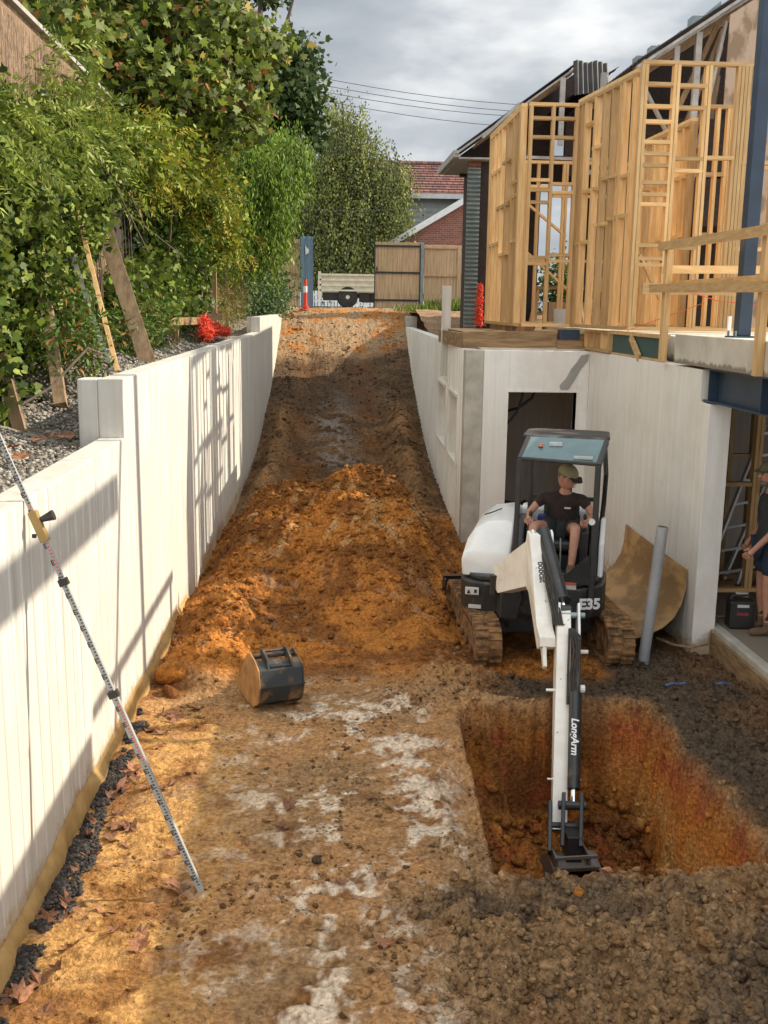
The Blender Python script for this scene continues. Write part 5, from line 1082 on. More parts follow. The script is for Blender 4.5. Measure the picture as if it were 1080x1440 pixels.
sp_ = [(-.10, .405), (-.20, .345), (-.24, .20), (-.205, .055), (-.10, -.005), (.06, -.005), (.31, .055), (.33, .13), (.20, .24), (.12, .37), (.02, .44)]
MB(Ms).prism(sp_, -.205, -.191, 'x').build('side_plate', M['clay'], sb, bevel=.003); MB(Ms).prism(sp_, .191, .205, 'x').build('side_plate', M['rust'], sb, bevel=.003)
ear = [(-.20, .34), (-.05, .41), (-.02, .46), (-.08, .52), (-.14, .50), (-.22, .40)]
for x in (-.115, .095): MB(Ms).prism([(-.205, .33), (-.02, .40), (.02, .47), (-.06, .475), (-.16, .42)], x, x + .018, 'x').build('mounting_ear', M['rust'], sb)
b = MB(Ms).box((-.19, -.02, .385), (.19, .05, .41)); b.tube([(-.1, -.02, .45), (.1, -.02, .45)], .014, 8); b.box((-.09, -.19, .35), (.09, -.03, .372)); b.build('top_bar', M['rust'], sb, bevel=.004)
b = MB(Ms)
for i in range(4): x = -.16 + i * .10; b.box((x, .28, .045), (x + .035, .40, .07))
b.build('teeth', M['clay'], sb)
MB(Ms).sph((0, .05, .09), (.18, .15, .10), 12, 8).build('soil_inside', M['clay'], sb)
# pipe, curved ply, radio, hose
o = MB().tube([(3.345, 9.98, -.3), (3.35, 9.98, -.12), (3.455, 9.985, 1.215)], .058, 24).build('pipe', M['pipe'], None, smooth=True)
o2 = MB().tube([(3.4551, 9.985, 1.2165), (3.4552, 9.985, 1.2175)], .05, 20).build('bore_shade_disc', M['black'], o); tag(o, 'grey plastic pipe standing upright out of the soil by the column', 'pipe')  # black disc stands in for the shade inside the open pipe end
b = MB(); pr_ = [(3.872, .68), (3.85, .50), (3.80, .33), (3.71, .19), (3.60, .10), (3.47, .04), (3.34, .0), (3.22, -.03)]
vs = []; nY = 6
for j in range(nY + 1):
    y = 10.33 + 2.25 * j / nY
    for (x, z) in pr_: vs.append((x - .01 * math.sin(j), y - (.68 - z) * .28, z + (.02 if j == nY else 0)))
for j in range(nY + 1):
    y = 10.33 + 2.25 * j / nY
    for (x, z) in pr_: vs.append((x - .01 * math.sin(j) - .008, y - (.68 - z) * .28, z - .010))
k = len(pr_); m = (nY + 1) * k
fs = [(j * k + i, j * k + i + 1, (j + 1) * k + i + 1, (j + 1) * k + i) for j in range(nY) for i in range(k - 1)]; fs += [tuple(m + q for q in reversed(f)) for f in fs]
fs += [(i, i + 1, m + i + 1, m + i) for i in range(k - 1)] + [(nY * k + i + 1, nY * k + i, m + nY * k + i, m + nY * k + i + 1) for i in range(k - 1)] + [((j + 1) * k, j * k, m + j * k, m + (j + 1) * k) for j in range(nY)] + [(j * k + k - 1, (j + 1) * k + k - 1, m + (j + 1) * k + k - 1, m + j * k + k - 1) for j in range(nY)]
o = b.add(vs, fs).build('plywood_sheet', M['ply'], None, smooth=True); tag(o, 'bowed brown plywood sheet leaning on the white wall behind the pipe', 'plywood')
rd = thing('site_radio', 'black boxy site radio with carry handle on the basement floor', 'radio', (4.40, 10.15, .1))
Mr = Matrix.Translation((4.40, 10.15, .105)) @ Matrix.Rotation(R(-6), 4, 'Z')
MB(Mr).box((-.13, -.09, .0), (.13, .09, .30)).build('case', M['black'], rd, bevel=.02)
MB(Mr).prism([(-.13, .30), (-.10, .36), (.10, .36), (.13, .30), (.10, .30), (.08, .335), (-.08, .335), (-.10, .30)], -.03, .03, 'y').build('handle', M['black'], rd, bevel=.006)
MB(Mr).box((-.06, -.097, .235), (.06, -.091, .265)).build('display', M['label'], rd); MB(Mr).box((-.06, -.097, .15), (.06, -.091, .18)).build('badge', plain('dark_red', (.30, .03, .04), .5), rd)
b = MB(Mr)
for x in (-.125, .115): b.box((x, -.10, .02), (x + .012, -.088, .28))
b.build('corner_guard', M['rubber'], rd); MB(Mr).box((-.06, -.02, .345), (.06, .02, .372)).build('handle_grip', M['label'], rd)
o = MB().tube([(3.60, 10.35, -.08), (3.72, 10.15, -.09), (3.84, 10.0, -.07), (4.0, 9.97, -.02), (4.12, 10.15, .12), (4.25, 10.4, .145), (4.45, 10.45, .125), (4.7, 10.3, .125)], .014, 8).build('hose', M['oldwood'], None, smooth=True); tag(o, 'muddy hose snaking from the soil up onto the kerb', 'hose')
M['tape'] = plain('blue_tape', (.04, .12, .30), .5)
for (x, y, a, l_) in ((3.30, 8.9, .1, 'scrap of blue tape trodden into the dirt, left of two'), (3.80, 8.95, -.2, 'scrap of blue tape trodden into the dirt, right of two')):
    z = float(soil_h(np.array([x]), np.array([y]))[0][0]); Mx = Matrix.Translation((x, y, z + .015)) @ Matrix.Rotation(a, 4, 'Z')
    o = MB(Mx).add([(-.10, -.015, 0), (-.03, -.02, .02), (.04, -.01, .005), (.10, -.02, .02), (.10, .01, .02), (.04, .02, .01), (-.03, .012, .025), (-.10, .015, .004)], [(0, 1, 6, 7), (1, 2, 5, 6), (2, 3, 4, 5)]).build('tape_scrap', M['tape']); tag(o, l_, 'tape')
# basement frames and ladders
bf = thing('stud_wall', 'tall pine stud wall inside the dim basement', 'timber frame', (5, 12.3, .1))
for x, y, n_ in ((4.55, 12.3, 1), (4.94, 12.3, 1), (5.03, 12.3, 1), (5.33, 12.3, 2), (5.75, 12.3, 1), (6.2, 12.3, 1)): stud(bf, (x, y), .146, 2.70, 'x', n=n_)
hbar(bf, (4.5, 12.3), (7, 12.3), .123, name='bottom_plate'); hbar(bf, (5.06, 12.3), (5.29, 12.3), 1.62); hbar(bf, (5.38, 12.3), (5.73, 12.3), 1.50)
bf = thing('stud_wall', 'low pine frame nearest the opening beside the white column', 'timber frame', (4.6, 11.2, .1))
for x in (4.36, 4.46): stud(bf, (x, 11.2), .246, 1.42 if x > 4.4 else 2.70, 'x')
stud(bf, (4.90, 11.2), .246, 2.70, 'x', n=2); hbar(bf, (4.34, 11.2), (5.6, 11.2), .22, name='bottom_plate'); hbar(bf, (4.40, 11.2), (4.85, 11.2), 1.45, name='lintel')
for x in (4.36, 4.9): stud(bf, (x, 11.2), .101, .196, 'x', name='packer')
def ladder(name, label, p0, p1, side, n, m):
    r = thing('ladder', label, 'ladder', p0); p0, p1, s = Vector(p0), Vector(p1), Vector(side)
    for q in (-1, 1): MB().bar(p0 + s * q * .21, p1 + s * q * .17, .028, .07, (0, 1, 0)).build('stile', M[m], r)
    for i in range(n):
        t = (i + .6) / n; c = p0.lerp(p1, t); w = .21 - .04 * t; MB().bar(c - s * w, c + s * w, .03, .03).build('rung', M[m], r)
    return r
ladder('ladder', 'aluminium ladder leaning inside the basement left of the standing man', (4.80, 11.75, .10), (5.55, 12.15, 2.05), (.9, -.35, .25), 7, 'alu')
ladder('ladder', 'second aluminium ladder in the shade behind the standing man', (5.1, 11.9, .10), (6.0, 12.2, 2.4), (.9, -.3, .3), 8, 'alu')
b = MB(); random.seed(5)
for i in range(14): x, y = 4.5 + random.random() * 2, 11.6 + random.random() * 1.6; b.box((x, y, .101), (x + .1 + random.random() * .3, y + .08, .13 + random.random() * .08))
tag(b.build('timber_offcuts', M['oldwoodh']), 'scatter of timber offcuts on the dim basement floor', 'offcuts')
# levelling staff leaning on the left wall
st = thing('levelling_staff', 'long silver levelling staff leaning against the left wall', 'levelling staff', (-.686, 5.513, 0))
F0 = Vector((-.686, 5.513, 0)); T0 = Vector((-1.59, 5.62, 2.30)); u = (T0 - F0); dS = u.normalized(); fr = Vector((0, -1, 0)); fr = (fr - dS * fr.dot(dS)).normalized(); rt_ = dS.cross(fr)
M['staff'] = plain('silver_staff', (.36, .37, .36), .35)
def seg(a, c, w, h, n): return MB().bar(F0 + u * a, F0 + u * c, w, h, fr).build(n, M['staff'], st, bevel=.003)
seg(0, .52, .037, .030, 'lower_section'); seg(.52, .80, .032, .025, 'middle_section'); seg(.80, 1.22, .027, .02, 'upper_section')
for t, w in ((.52, .05), (.80, .044)): MB().bar(F0 + u * (t - .008), F0 + u * (t + .008), w + .006, .038, fr).build('joint_clip', M['black'], st)
tk = MB(); tr_ = MB(); L = u.length; hwd = .015
i = 0; t = .05
while t < L * 1.2:
    off = .0155 if t < L * .52 else (.013 if t < L * .80 else .0105)
    a = F0 + dS * t + fr * off; ln = .007 if i % 10 else .018
    sd_ = rt_ * (.006 if i % 2 else .010)
    tgt = tr_ if (i // 20) % 3 == 2 else tk
    c0_ = a - rt_ * -.004; tgt.bar(c0_ - sd_ * .5, c0_ + sd_ * .9, .0025, .010 if i % 2 else .006, dS)
    t += .02; i += 1
# broad digits read as E-shaped blocks from afar
t = .1
while t < L * 1.2:
    off = .0158 if t < L * .52 else (.0133 if t < L * .80 else .0108); a = F0 + dS * t + fr * off - rt_ * .006
    for q in (-.012, 0, .012): tk.bar(a + dS * q - rt_ * .008, a + dS * q + rt_ * .004, .0025, .006, dS)
    tk.bar(a - dS * .014 - rt_ * .008, a + dS * .014 - rt_ * .008, .0025, .004, rt_)
    t += .1
tk.build('graduations', M['black'], st); tr_.build('red_graduations', M['red'], st)
cl_ = F0 + u * .935; M['brass'] = plain('brass_bracket', (.34, .22, .07), .4)
cm = MB().bar(cl_ - dS * .09, cl_ + dS * .09, .05, .045, fr).build('receiver_bracket', M['brass'], st, bevel=.006)
MB().tube([cl_ + dS * .03 + rt_ * .02, cl_ + dS * .03 + rt_ * -.10 if rt_.x < 0 else cl_ + dS * .03 + rt_ * .10], [.014, .030], 14).build('clamp_knob', M['black'], cm, smooth=True)
MB().cyl(cl_ - dS * .04 - (rt_ if rt_.x > 0 else -rt_) * .045, .012, .02, 'x', 10).build('screw', M['black'], cm)
# bank objects
def board(name, label, p, q, w, th, m, up=(1, 0, 0), cat='board', group=None):
    o = MB().bar(p, q, w, th, up).build(name, M[m], None, bevel=.003); return tag(o, label, cat, group)
board('leaning_board', 'wide weathered board raking steeply against the creepers, bottom by the wall', (-2.0, 12.35, 2.62), (-2.85, 13.5, 4.8), .035, .19, 'oldwood')
board('leaning_strip', 'thin pale strip leaning beside the wide weathered board', (-2.05, 10.68, 2.68), (-2.72, 12.0, 4.55), .02, .05, 'pine')
board('leaning_strip', 'second thin pale strip, left of the raking board', (-2.12, 10.7, 2.68), (-2.86, 11.9, 4.3), .02, .05, 'grey_timber')
board('old_post', 'dark old post leaning out of the ivy with a sunlit edge', (-2.3, 9.34, 2.45), (-2.78, 10.6, 4.1), .09, .11, 'oldwood', cat='post')
board('old_post', 'short mossy post at the left edge among ivy', (-2.45, 8.6, 2.3), (-2.8, 8.7, 3.8), .08, .10, 'oldwood', cat='post')
for i, (y, h_, l_) in enumerate(((21.6, 4.50, 'fence post bare of creeper, leftmost of three'), (22.9, 4.55, 'fence post bare of creeper, middle of three'), (25.3, 4.6, 'fence post bare of creeper, rightmost of three'))):
    board('old_post', l_, (-2.33 + .06 * i, y, 2.7), (-2.33 + .06 * i, y + .05, h_ - .1), .11, .09, 'oldwood', cat='post', group='old fence posts on the bank')
o = MB().box((-3.0, 22.0, 2.75), (-2.95, 27, 4.6)).build('old_fence', M['paling']); tag(o, 'old brown fence behind the creepers at the far left', 'fence')
board('sleeper', 'weathered sleeper laid level on the bank, left of the orange mesh', (-2.42, 16.6, 3.08), (-2.02, 18.4, 3.08), .12, .10, 'oldwoodh', cat='sleeper')
board('sleeper', 'weathered sleeper end sticking up behind the orange mesh', (-2.02, 18.5, 3.14), (-1.85, 19.5, 3.14), .12, .10, 'oldwoodh', cat='sleeper')
for y in (16.9, 18.1): board('sleeper_stump', 'dark short stump under the level sleeper at Y'.replace(' at Y', ', ' + ('nearer' if y < 17 else 'farther') + ' one'), (-2.3 if y < 17 else -2.08, y, 2.6), (-2.3 if y < 17 else -2.08, y, 3.03), .09, .09, 'oldwood', cat='stump')
o = mesh_bundle('barrier_mesh', [((-1.98, 18.2, 3.02), (.10, .30, .13)), ((-1.86, 19.0, 2.92), (.10, .45, .09)), ((-1.93, 18.0, 2.88), (.12, .3, .1)), ((-1.80, 20.0, 2.86), (.08, .45, .06))], 3200, .018, ''); tag(o, 'crumpled heap of bright orange barrier mesh on the left bank', 'barrier mesh')
# brushwood fence with capping
M['brush'] = mat('brushwood', (.56, .40, .27), (.17, .10, .06), rough=.95, scale=26, stretch=(3, 3, .35), bump=1.0, bscale=40, bdist=.03, bstretch=(3, 3, .3))
bfn = thing('brushwood_fence', 'tall tan brushwood fence with grey capping, overgrown by creepers', 'fence', (-3.1, 12, 2.3))
MB().box((-3.25, -1, 2.2), (-3.05, 15.9, 6.22)).box((-3.25, 15.901, 5.3), (-3.05, 20.5, 6.22)).build('brush_panel', M['brush'], bfn)
n = 6500; b = MB()
for i in range(n):
    y = 6 + random.random() * 9.5; z = 2.6 + random.random() * 3.5; l_ = .3 + random.random() * .5; dx = random.random() * .03
    b.add([(-3.045 + dx, y, z), (-3.045 + dx, y + .012, z), (-3.04 + dx + .01, y + .01 + (random.random() - .5) * .1, min(z + l_, 6.2))], [(0, 1, 2)])
b.build('loose_twigs', M['brush'], bfn)
MB().box((-3.32, -1, 6.222), (-2.98, 21.5, 6.27)).build('capping', M['grey_timber'], bfn)
o = MB().box((-4.4, 15.0, 2.2), (-4.2, 23, 6.0)).build('hollow_backing', M['dark']); tag(o, 'added dark sheet for the shaded hollow behind the brushwood fence', 'wall')  # added dark sheet standing in for the shaded hollow under the creepers

# ================================================================ FOLIAGE
TPL = {'diamond': np.array([(0, 0, 0), (.32, .45, .06), (0, 1, 0), (-.32, .45, .06)]),
       'ivy': np.array([(0, 0, 0), (.35, .05, .04), (.48, .42, .05), (.16, .62, .03), (0, 1, -.05), (-.16, .62, .03), (-.48, .42, .05), (-.35, .05, .04)]),
       'long': np.array([(0, 0, 0), (.13, .4, .03), (0, 1, -.08), (-.13, .4, .03)]),
       'plane': np.array([(0, 0, 0), (.22, -.02, 0), (.55, .15, .06), (.30, .38, 0), (.52, .72, .07), (.18, .66, 0), (0, 1.0, -.05), (-.18, .66, 0), (-.52, .72, .07), (-.30, .38, 0), (-.55, .15, .06), (-.22, -.02, 0)]),
       'needle': np.array([(0, 0, 0), (.07, .5, .0), (0, 1, 0), (-.07, .5, 0)])}
def leafmesh(name, P, D, Nn, size, cols, tpl, m='leaf', parent=None):
    """P base points, D leaf direction, Nn approx normal, all n x 3"""
    T = TPL[tpl]; D = D / np.linalg.norm(D, axis=1, keepdims=True); S_ = np.cross(D, Nn); S_ /= np.linalg.norm(S_, axis=1, keepdims=True) + 1e-9; N2 = np.cross(S_, D)
    k = len(T); V = P[:, None] + size[:, None, None] * (T[None, :, 0:1] * S_[:, None] + T[None, :, 1:2] * D[:, None] + T[None, :, 2:3] * N2[:, None])
    F = np.arange(len(P) * k).reshape(-1, k)
    return npmesh(name, V.reshape(-1, 3), F, M[m], np.repeat(cols, k, 0), parent)
def rnd_dir(n, up=0., out=None):
    d = rng.normal(size=(n, 3)); d /= np.linalg.norm(d, axis=1, keepdims=True); d[:, 2] += up
    if out is not None: d += out
    return d
def clumps(blobs, n, nc, sig, shell=.45):
    """blobs (cx,cy,cz,rx,ry,rz,w) -> n points gathered in nc clumps per unit weight"""
    W = np.array([b[6] for b in blobs], float); W /= W.sum(); P = []; O = []
    for b_, w in zip(blobs, W):
        k = max(3, int(nc * w)); d = rnd_dir(k); d /= np.linalg.norm(d, axis=1, keepdims=True)
        c = d * (rng.random((k, 1)) ** shell); c = c * np.array(b_[3:6]) + np.array(b_[:3])
        m_ = max(1, int(n * w / k)); s_ = sig * (.5 + rng.random((k, 1, 1)))
        q = c[:, None] + rng.normal(size=(k, m_, 3)) * s_; P.append(q.reshape(-1, 3)); O.append(np.repeat(d, m_, 0))
    return np.concatenate(P), np.concatenate(O)
def pal(n, cs, w=None, var=.35):
    i = rng.choice(len(cs), n, p=w); return np.array(cs)[i] * (1 + var * (rng.random((n, 1)) * 2 - 1))
def strands(blobs, ns, per, length, wob, sizes, tpl, cs, name, parent, w=None):
    """weeping foliage: leaves along hanging strands"""
    P, _ = clumps(blobs, ns, ns // 3, .15); n = len(P); t = np.linspace(0, 1, per)[None, :, None]
    dirs = np.concatenate([rng.normal(size=(n, 2)) * .18, -np.ones((n, 1))], 1); L = length * (.4 + .8 * rng.random((n, 1, 1)))
    Q = P[:, None] + dirs[:, None] * t * L + rng.normal(size=(n, per, 3)) * wob; Q = Q.reshape(-1, 3); m_ = len(Q)
    D = np.concatenate([rng.normal(size=(m_, 2)) * .45, -np.ones((m_, 1)) * (.5 + rng.random((m_, 1)))], 1)
    cc = np.repeat(pal(n, cs, w, .3), per, 0) * (.8 + .4 * rng.random((m_, 1)))
    return leafmesh(name, Q, D, rnd_dir(m_), sizes * (.6 + .8 * rng.random(m_)), cc, tpl, 'leaf', parent)
def cloud(name, blobs, n, nc, sig, size, tpl, cs, parent, w=None, up=.4, shell=.45, clip=None):
    P, O = clumps(blobs, n, nc, sig, shell)
    if clip is not None: k_ = clip(P); P, O = P[k_], O[k_]
    m_ = len(P); D = rnd_dir(m_, -.35, O * .5); Nn = rnd_dir(m_, up, O * .6)
    return leafmesh(name, P, D, Nn, size * (.55 + .8 * rng.random(m_)), pal(m_, cs, w), tpl, 'leaf', parent)
def tree(label, base, paths, cat='tree'):
    r = thing('tree', label, cat, base); b = MB()
    for pts, rs in paths: b.tube(pts, rs, 10)
    b.build('trunk', M['bark'], r, smooth=True); return r
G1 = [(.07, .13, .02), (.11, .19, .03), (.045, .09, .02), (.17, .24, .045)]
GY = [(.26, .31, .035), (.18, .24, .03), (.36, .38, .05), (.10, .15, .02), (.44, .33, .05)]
nb_ = lambda P: P[:, 0] < LX(P[:, 1]) - .15
# ivy wall
iv = thing('ivy', 'dense dark green ivy covering the near end of the brushwood fence', 'climber', (-2.9, 9, 2.3))
bl_ = [(-2.85, 6.4, 3.6, .34, 1.3, 1.4, 3), (-2.78, 8.2, 3.8, .38, 1.2, 1.35, 3), (-2.80, 10.0, 4.0, .38, 1.2, 1.35, 3), (-2.84, 11.8, 4.35, .36, 1.2, 1.15, 3), (-2.8, 13.3, 4.9, .34, .9, .6, 1.3), (-2.85, 9.0, 2.7, .30, 2.2, .45, 1.5), (-2.85, 12.0, 3.0, .25, 1.8, .5, 1)]
cloud('leaves', bl_, 46000, 560, .075, .07, 'ivy', [(.075, .125, .018), (.12, .18, .025), (.035, .06, .012), (.20, .25, .035), (.28, .32, .07)], iv, None, .3, clip=lambda P: nb_(P) & (P[:, 0] < -2.35))
b = MB(); random.seed(9)
for i in range(46):
    y = 6 + random.random() * 13; x = -2.98 + random.random() * .2; b.tube([(x, y, 2.4), (x + .06 * random.random(), y + .2 * (random.random() - .5), 3.6), (x, y + .4 * (random.random() - .5), 5.2)], [.014, .009, .004], 5)
b.build('stem', M['bark'], iv)
# wisteria above it: arching sprays of long leaflets
def sprays(name, blobs, ns, per, leaf, cs, parent, length=.35, w=None, sig=.2, clip=None):
    P, O = clumps(blobs, ns, ns // 4, sig, .4)
    if clip is not None: k_ = clip(P); P, O = P[k_], O[k_]
    n = len(P); A = rnd_dir(n, -.25, O * .7); A[:, 0] += .35; A /= np.linalg.norm(A, axis=1, keepdims=True); Nn = rnd_dir(n, .9); S_ = np.cross(A, Nn); S_ /= np.linalg.norm(S_, axis=1, keepdims=True)
    t = np.linspace(.1, 1, per)[None, :, None]; L = length * (.6 + .6 * rng.random((n, 1, 1))); sag = np.array([0, 0, -.10])
    Q = P[:, None] + A[:, None] * t * L + sag * t ** 2; sd_ = np.where(np.arange(per) % 2 == 0, 1, -1)[None, :, None]
    D = A[:, None] * .7 + S_[:, None] * sd_ * .9 + np.array([0, 0, -.25]) + rng.normal(size=(n, per, 3)) * .12
    cc = np.repeat(pal(n, cs, w, .3), per, 0); m_ = n * per
    return leafmesh(name, Q.reshape(-1, 3), D.reshape(-1, 3), np.repeat(Nn, per, 0) + rng.normal(size=(m_, 3)) * .2, leaf * (.7 + .5 * rng.random(m_)), cc, 'long', 'leaf', parent)
wi = thing('wisteria', 'bright green wisteria sprays spilling over the top of the brushwood fence', 'climber', (-2.9, 11, 2.6))
sprays('leaves', [(-2.75, 7.5, 4.55, .34, 1.2, .30, 1.4), (-2.72, 9.3, 4.75, .34, 1.0, .30, 1.4), (-2.75, 11.2, 5.05, .34, 1.0, .30, 1.4), (-2.85, 12.4, 5.75, .22, .7, .34, .9), (-2.75, 13.4, 5.25, .35, 1.0, .40, 1.4)], 900, 11, .105, [(.17, .23, .03), (.24, .30, .045), (.10, .15, .02), (.33, .38, .09)], wi, .34, sig=.13)
MB().tube([(-2.6, 10.5, 2.5), (-2.7, 10.2, 3.8), (-2.8, 9.5, 5.0)], [.03, .025, .012], 8).tube([(-2.2, 13.8, 4.0), (-2.45, 12.8, 4.8), (-2.7, 11.8, 5.3)], .008, 5).tube([(-1.9, 15, 4.0), (-2.3, 14.2, 4.35), (-2.5, 13.5, 5.0)], .007, 5).tube([(-2.6, 8.9, 2.45), (-2.35, 9.2, 2.62), (-2.1, 9.6, 2.95), (-2.05, 10.2, 2.85)], .012, 6).build('stem', M['bark'], wi)
w2 = thing('wisteria', 'yellowing wisteria mound bulging out past the end of the brushwood fence', 'climber', (-2.6, 17, 2.8))
sprays('leaves', [(-2.6, 15.0, 5.35, .5, 1.2, .48, 2.4), (-2.35, 16.8, 5.6, .60, 1.3, .50, 3), (-2.1, 18.8, 5.35, .55, 1.3, .55, 2.4), (-2.3, 18.8, 4.7, .40, 1.2, .4, 1.2), (-1.85, 19.8, 4.6, .4, .8, .5, 1)], 1300, 11, .105, GY, w2, .32, [.25, .3, .2, .15, .10], sig=.14)
cloud('small_leaves', [(-2.55, 15.0, 5.35, .5, 1.2, .48, 2.4), (-2.3, 16.8, 5.6, .60, 1.3, .50, 3), (-2.05, 18.8, 5.35, .55, 1.3, .55, 2.4), (-1.85, 19.8, 4.6, .4, .8, .5, 1)], 17000, 260, .10, .10, 'diamond', GY, w2, [.25, .3, .2, .15, .10])
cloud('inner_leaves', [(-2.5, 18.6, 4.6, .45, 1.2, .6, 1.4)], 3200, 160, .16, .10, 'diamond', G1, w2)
MB().tube([(-2.6, 18, 2.7), (-2.5, 17.6, 4), (-2.3, 17, 5.1)], [.04, .03, .015], 8).build('stem', M['bark'], w2)
lo_ = thing('creeper', 'light green leafy creeper hanging low on the bank behind the sleepers', 'climber', (-2.7, 17, 2.7))
cloud('leaves', [(-2.72, 15.3, 3.35, .25, 1.1, .55, 1.6), (-2.68, 17.3, 3.5, .30, 1.3, .7, 2.4), (-2.6, 19.3, 3.5, .3, 1.2, .8, 2.4), (-2.55, 20.9, 3.9, .3, .8, .8, 1.2), (-2.5, 22.4, 4.45, .3, 1.2, .35, .7), (-2.5, 24.6, 4.5, .3, 1.0, .4, .7)], 12500, 420, .13, .105, 'ivy', [(.17, .24, .035), (.12, .18, .03), (.25, .32, .06), (.06, .09, .02)], lo_, clip=nb_)
MB().tube([(-2.65, 17.4, 2.7), (-2.6, 17.2, 3.2), (-2.65, 17, 3.9)], [.02, .015, .008], 6).build('stem', M['bark'], lo_)
dw = thing('weeds', 'dry yellowing weeds at the foot of the bare fence posts', 'plant', (-2.2, 25.5, 2.8))
cloud('leaves', [(-2.2, 24.5, 3.3, .25, 1.3, .55, 1), (-2.15, 26.8, 3.6, .25, 1.2, .6, 1)], 4200, 140, .13, .11, 'needle', [(.24, .22, .06), (.16, .18, .05), (.34, .24, .09)], dw, clip=nb_)
for (x, y, l_) in ((-2.3, 9.9, 'tuft of ferny weeds at the foot of the dark leaning post'), (-2.35, 12.9, 'tuft of weeds with rusty leaves behind the raking board'), (-2.3, 14.6, 'tuft of green weeds on the bank near the tall block wall')):
    w_ = thing('weeds', l_, 'plant', (x, y, 2.7)); cloud('leaves', [(x, y, 3.0, .25, .45, .40, 1)], 1500, 50, .10, .09, 'long', [(.12, .20, .035), (.08, .14, .03), (.36, .17, .05)], w_, [.5, .35, .15], clip=nb_)
# shrub at the top left of the ramp
sh_ = thing('shrub', 'glossy green shrub spilling over the far end of the left wall', 'shrub', (-1.9, 30, 3))
cloud('leaves', [(-2.2, 29.3, 3.9, .65, 1.5, .8, 2), (-1.75, 31.2, 3.8, .75, 1.5, .75, 2), (-2.3, 30.4, 4.7, .6, 1.5, .7, 2), (-1.35, 32.5, 3.5, .4, .9, .4, .8)], 14000, 420, .17, .105, 'diamond', [(.09, .16, .05), (.05, .10, .035), (.22, .30, .16), (.13, .20, .06)], sh_)
MB().tube([(-2, 30.2, 2.9), (-2.05, 30.2, 3.8), (-2.2, 30.1, 4.6)], [.05, .03, .02], 7).build('stem', M['bark'], sh_)
# pepper tree
pt = tree('bright green weeping pepper tree over the far left bank', (-3.2, 26.5, 2.9), [([(-3.2, 26.5, 2.8), (-3.0, 26.4, 4.6), (-2.4, 26.2, 6.2), (-1.6, 26, 7.3)], [.2, .16, .1, .05]), ([(-3.0, 26.4, 4.6), (-3.3, 26, 6.3), (-2.9, 25.8, 7.4)], [.12, .08, .04])])
strands([(-2.5, 26.0, 6.6, 1.0, 1.3, .9, 3), (-1.45, 26.0, 6.7, .85, 1.2, .9, 3), (-2.2, 25.6, 5.6, .9, 1.0, .7, 2), (-1.35, 26.2, 5.6, .6, .9, .6, 1.6), (-.75, 26.4, 7.2, .4, .7, .5, .6)], 4200, 13, 1.15, .05, .13, 'long', [(.22, .34, .045), (.30, .42, .06), (.13, .20, .03), (.07, .12, .02)], 'crown', pt)
# dark oak-like tree behind
dt = tree('dark green tree rising behind the plane tree with ragged top', (-2.6, 30, 3), [([(-2.8, 30, 2.9), (-2.6, 30, 6), (-1.9, 30, 9), (-1.5, 30, 12)], [.3, .22, .14, .05]), ([(-2.6, 30, 6), (-1.2, 29.5, 8.4), (-.4, 29.4, 9.4)], [.14, .08, .03]), ([(-1.9, 30, 9), (-.9, 29.8, 10.8), (-.6, 29.8, 11.8)], [.10, .05, .02])])
cloud('crown', [(-1.3, 29.6, 8.7, .9, 1.4, .8, 1.8), (-.70, 29.4, 8.5, .6, 1.1, .8, 1.4), (-.55, 29.5, 9.8, .4, .7, .35, .35), (-1.5, 30, 11.9, .7, 1.0, .5, .7), (-2.6, 30, 9.6, 1.2, 1.5, 1.6, 2), (-1.2, 29.2, 7.6, .9, 1.0, .7, 1.2), (-3.8, 30.5, 8, 1.6, 1.6, 2.2, 2)], 26000, 520, .22, .17, 'ivy', [(.035, .065, .018), (.055, .09, .025), (.10, .14, .04)], dt)
# plane tree: big lobed leaves, some russet
pl_ = tree('big plane tree leaning over the fence with broad leaves turning russet', (-5.2, 19.5, 2.4), [([(-5.2, 19.5, 2.2), (-4.9, 19.4, 4.6), (-4.2, 19.2, 6.6), (-3.4, 18.8, 8.6), (-2.9, 18.6, 10.5)], [.30, .26, .20, .13, .07]),
    ([(-4.6, 19.3, 5.4), (-3.2, 18.6, 5.75), (-2.1, 17.9, 5.85), (-1.62, 17.6, 6.2), (-1.5, 17.5, 6.7)], [.16, .11, .08, .055, .03]), ([(-2.9, 18.4, 5.8), (-2.45, 18.0, 6.9), (-2.0, 17.8, 8.3), (-1.7, 17.7, 9.5)], [.08, .06, .05, .03]),
    ([(-4.2, 19.2, 6.6), (-4.0, 17.5, 7.6), (-3.6, 15.6, 8.2)], [.12, .09, .05]), ([(-3.0, 18.6, 7.4), (-1.5, 18.2, 7.2), (-.5, 18, 7.6)], [.05, .03, .012])])
PB = [(-3.4, 17.2, 7.6, 1.0, 1.4, 1.1, 2.6), (-2.3, 17.4, 7.8, .9, 1.2, 1.1, 2.8), (-1.5, 17.6, 7.4, .65, .9, .75, 1.8), (-2.2, 17.0, 6.6, .9, 1.0, .65, 2.0), (-1.45, 17.3, 6.35, .55, .8, .5, 1.1), (-3.6, 16.2, 6.8, .9, 1.4, .8, 2), (-.95, 17.8, 7.4, .28, .5, .26, .26), (-3.1, 17.6, 9.3, 1.2, 1.4, .9, 2.2), (-4.6, 16.2, 7.6, 1.1, 1.6, 1.3, 2.2), (-1.9, 17.6, 8.5, .45, .7, .3, .5), (-4.4, 14.2, 7.2, .8, 1.5, .9, 1.4), (-.55, 17.9, 7.5, .15, .3, .12, .06)]
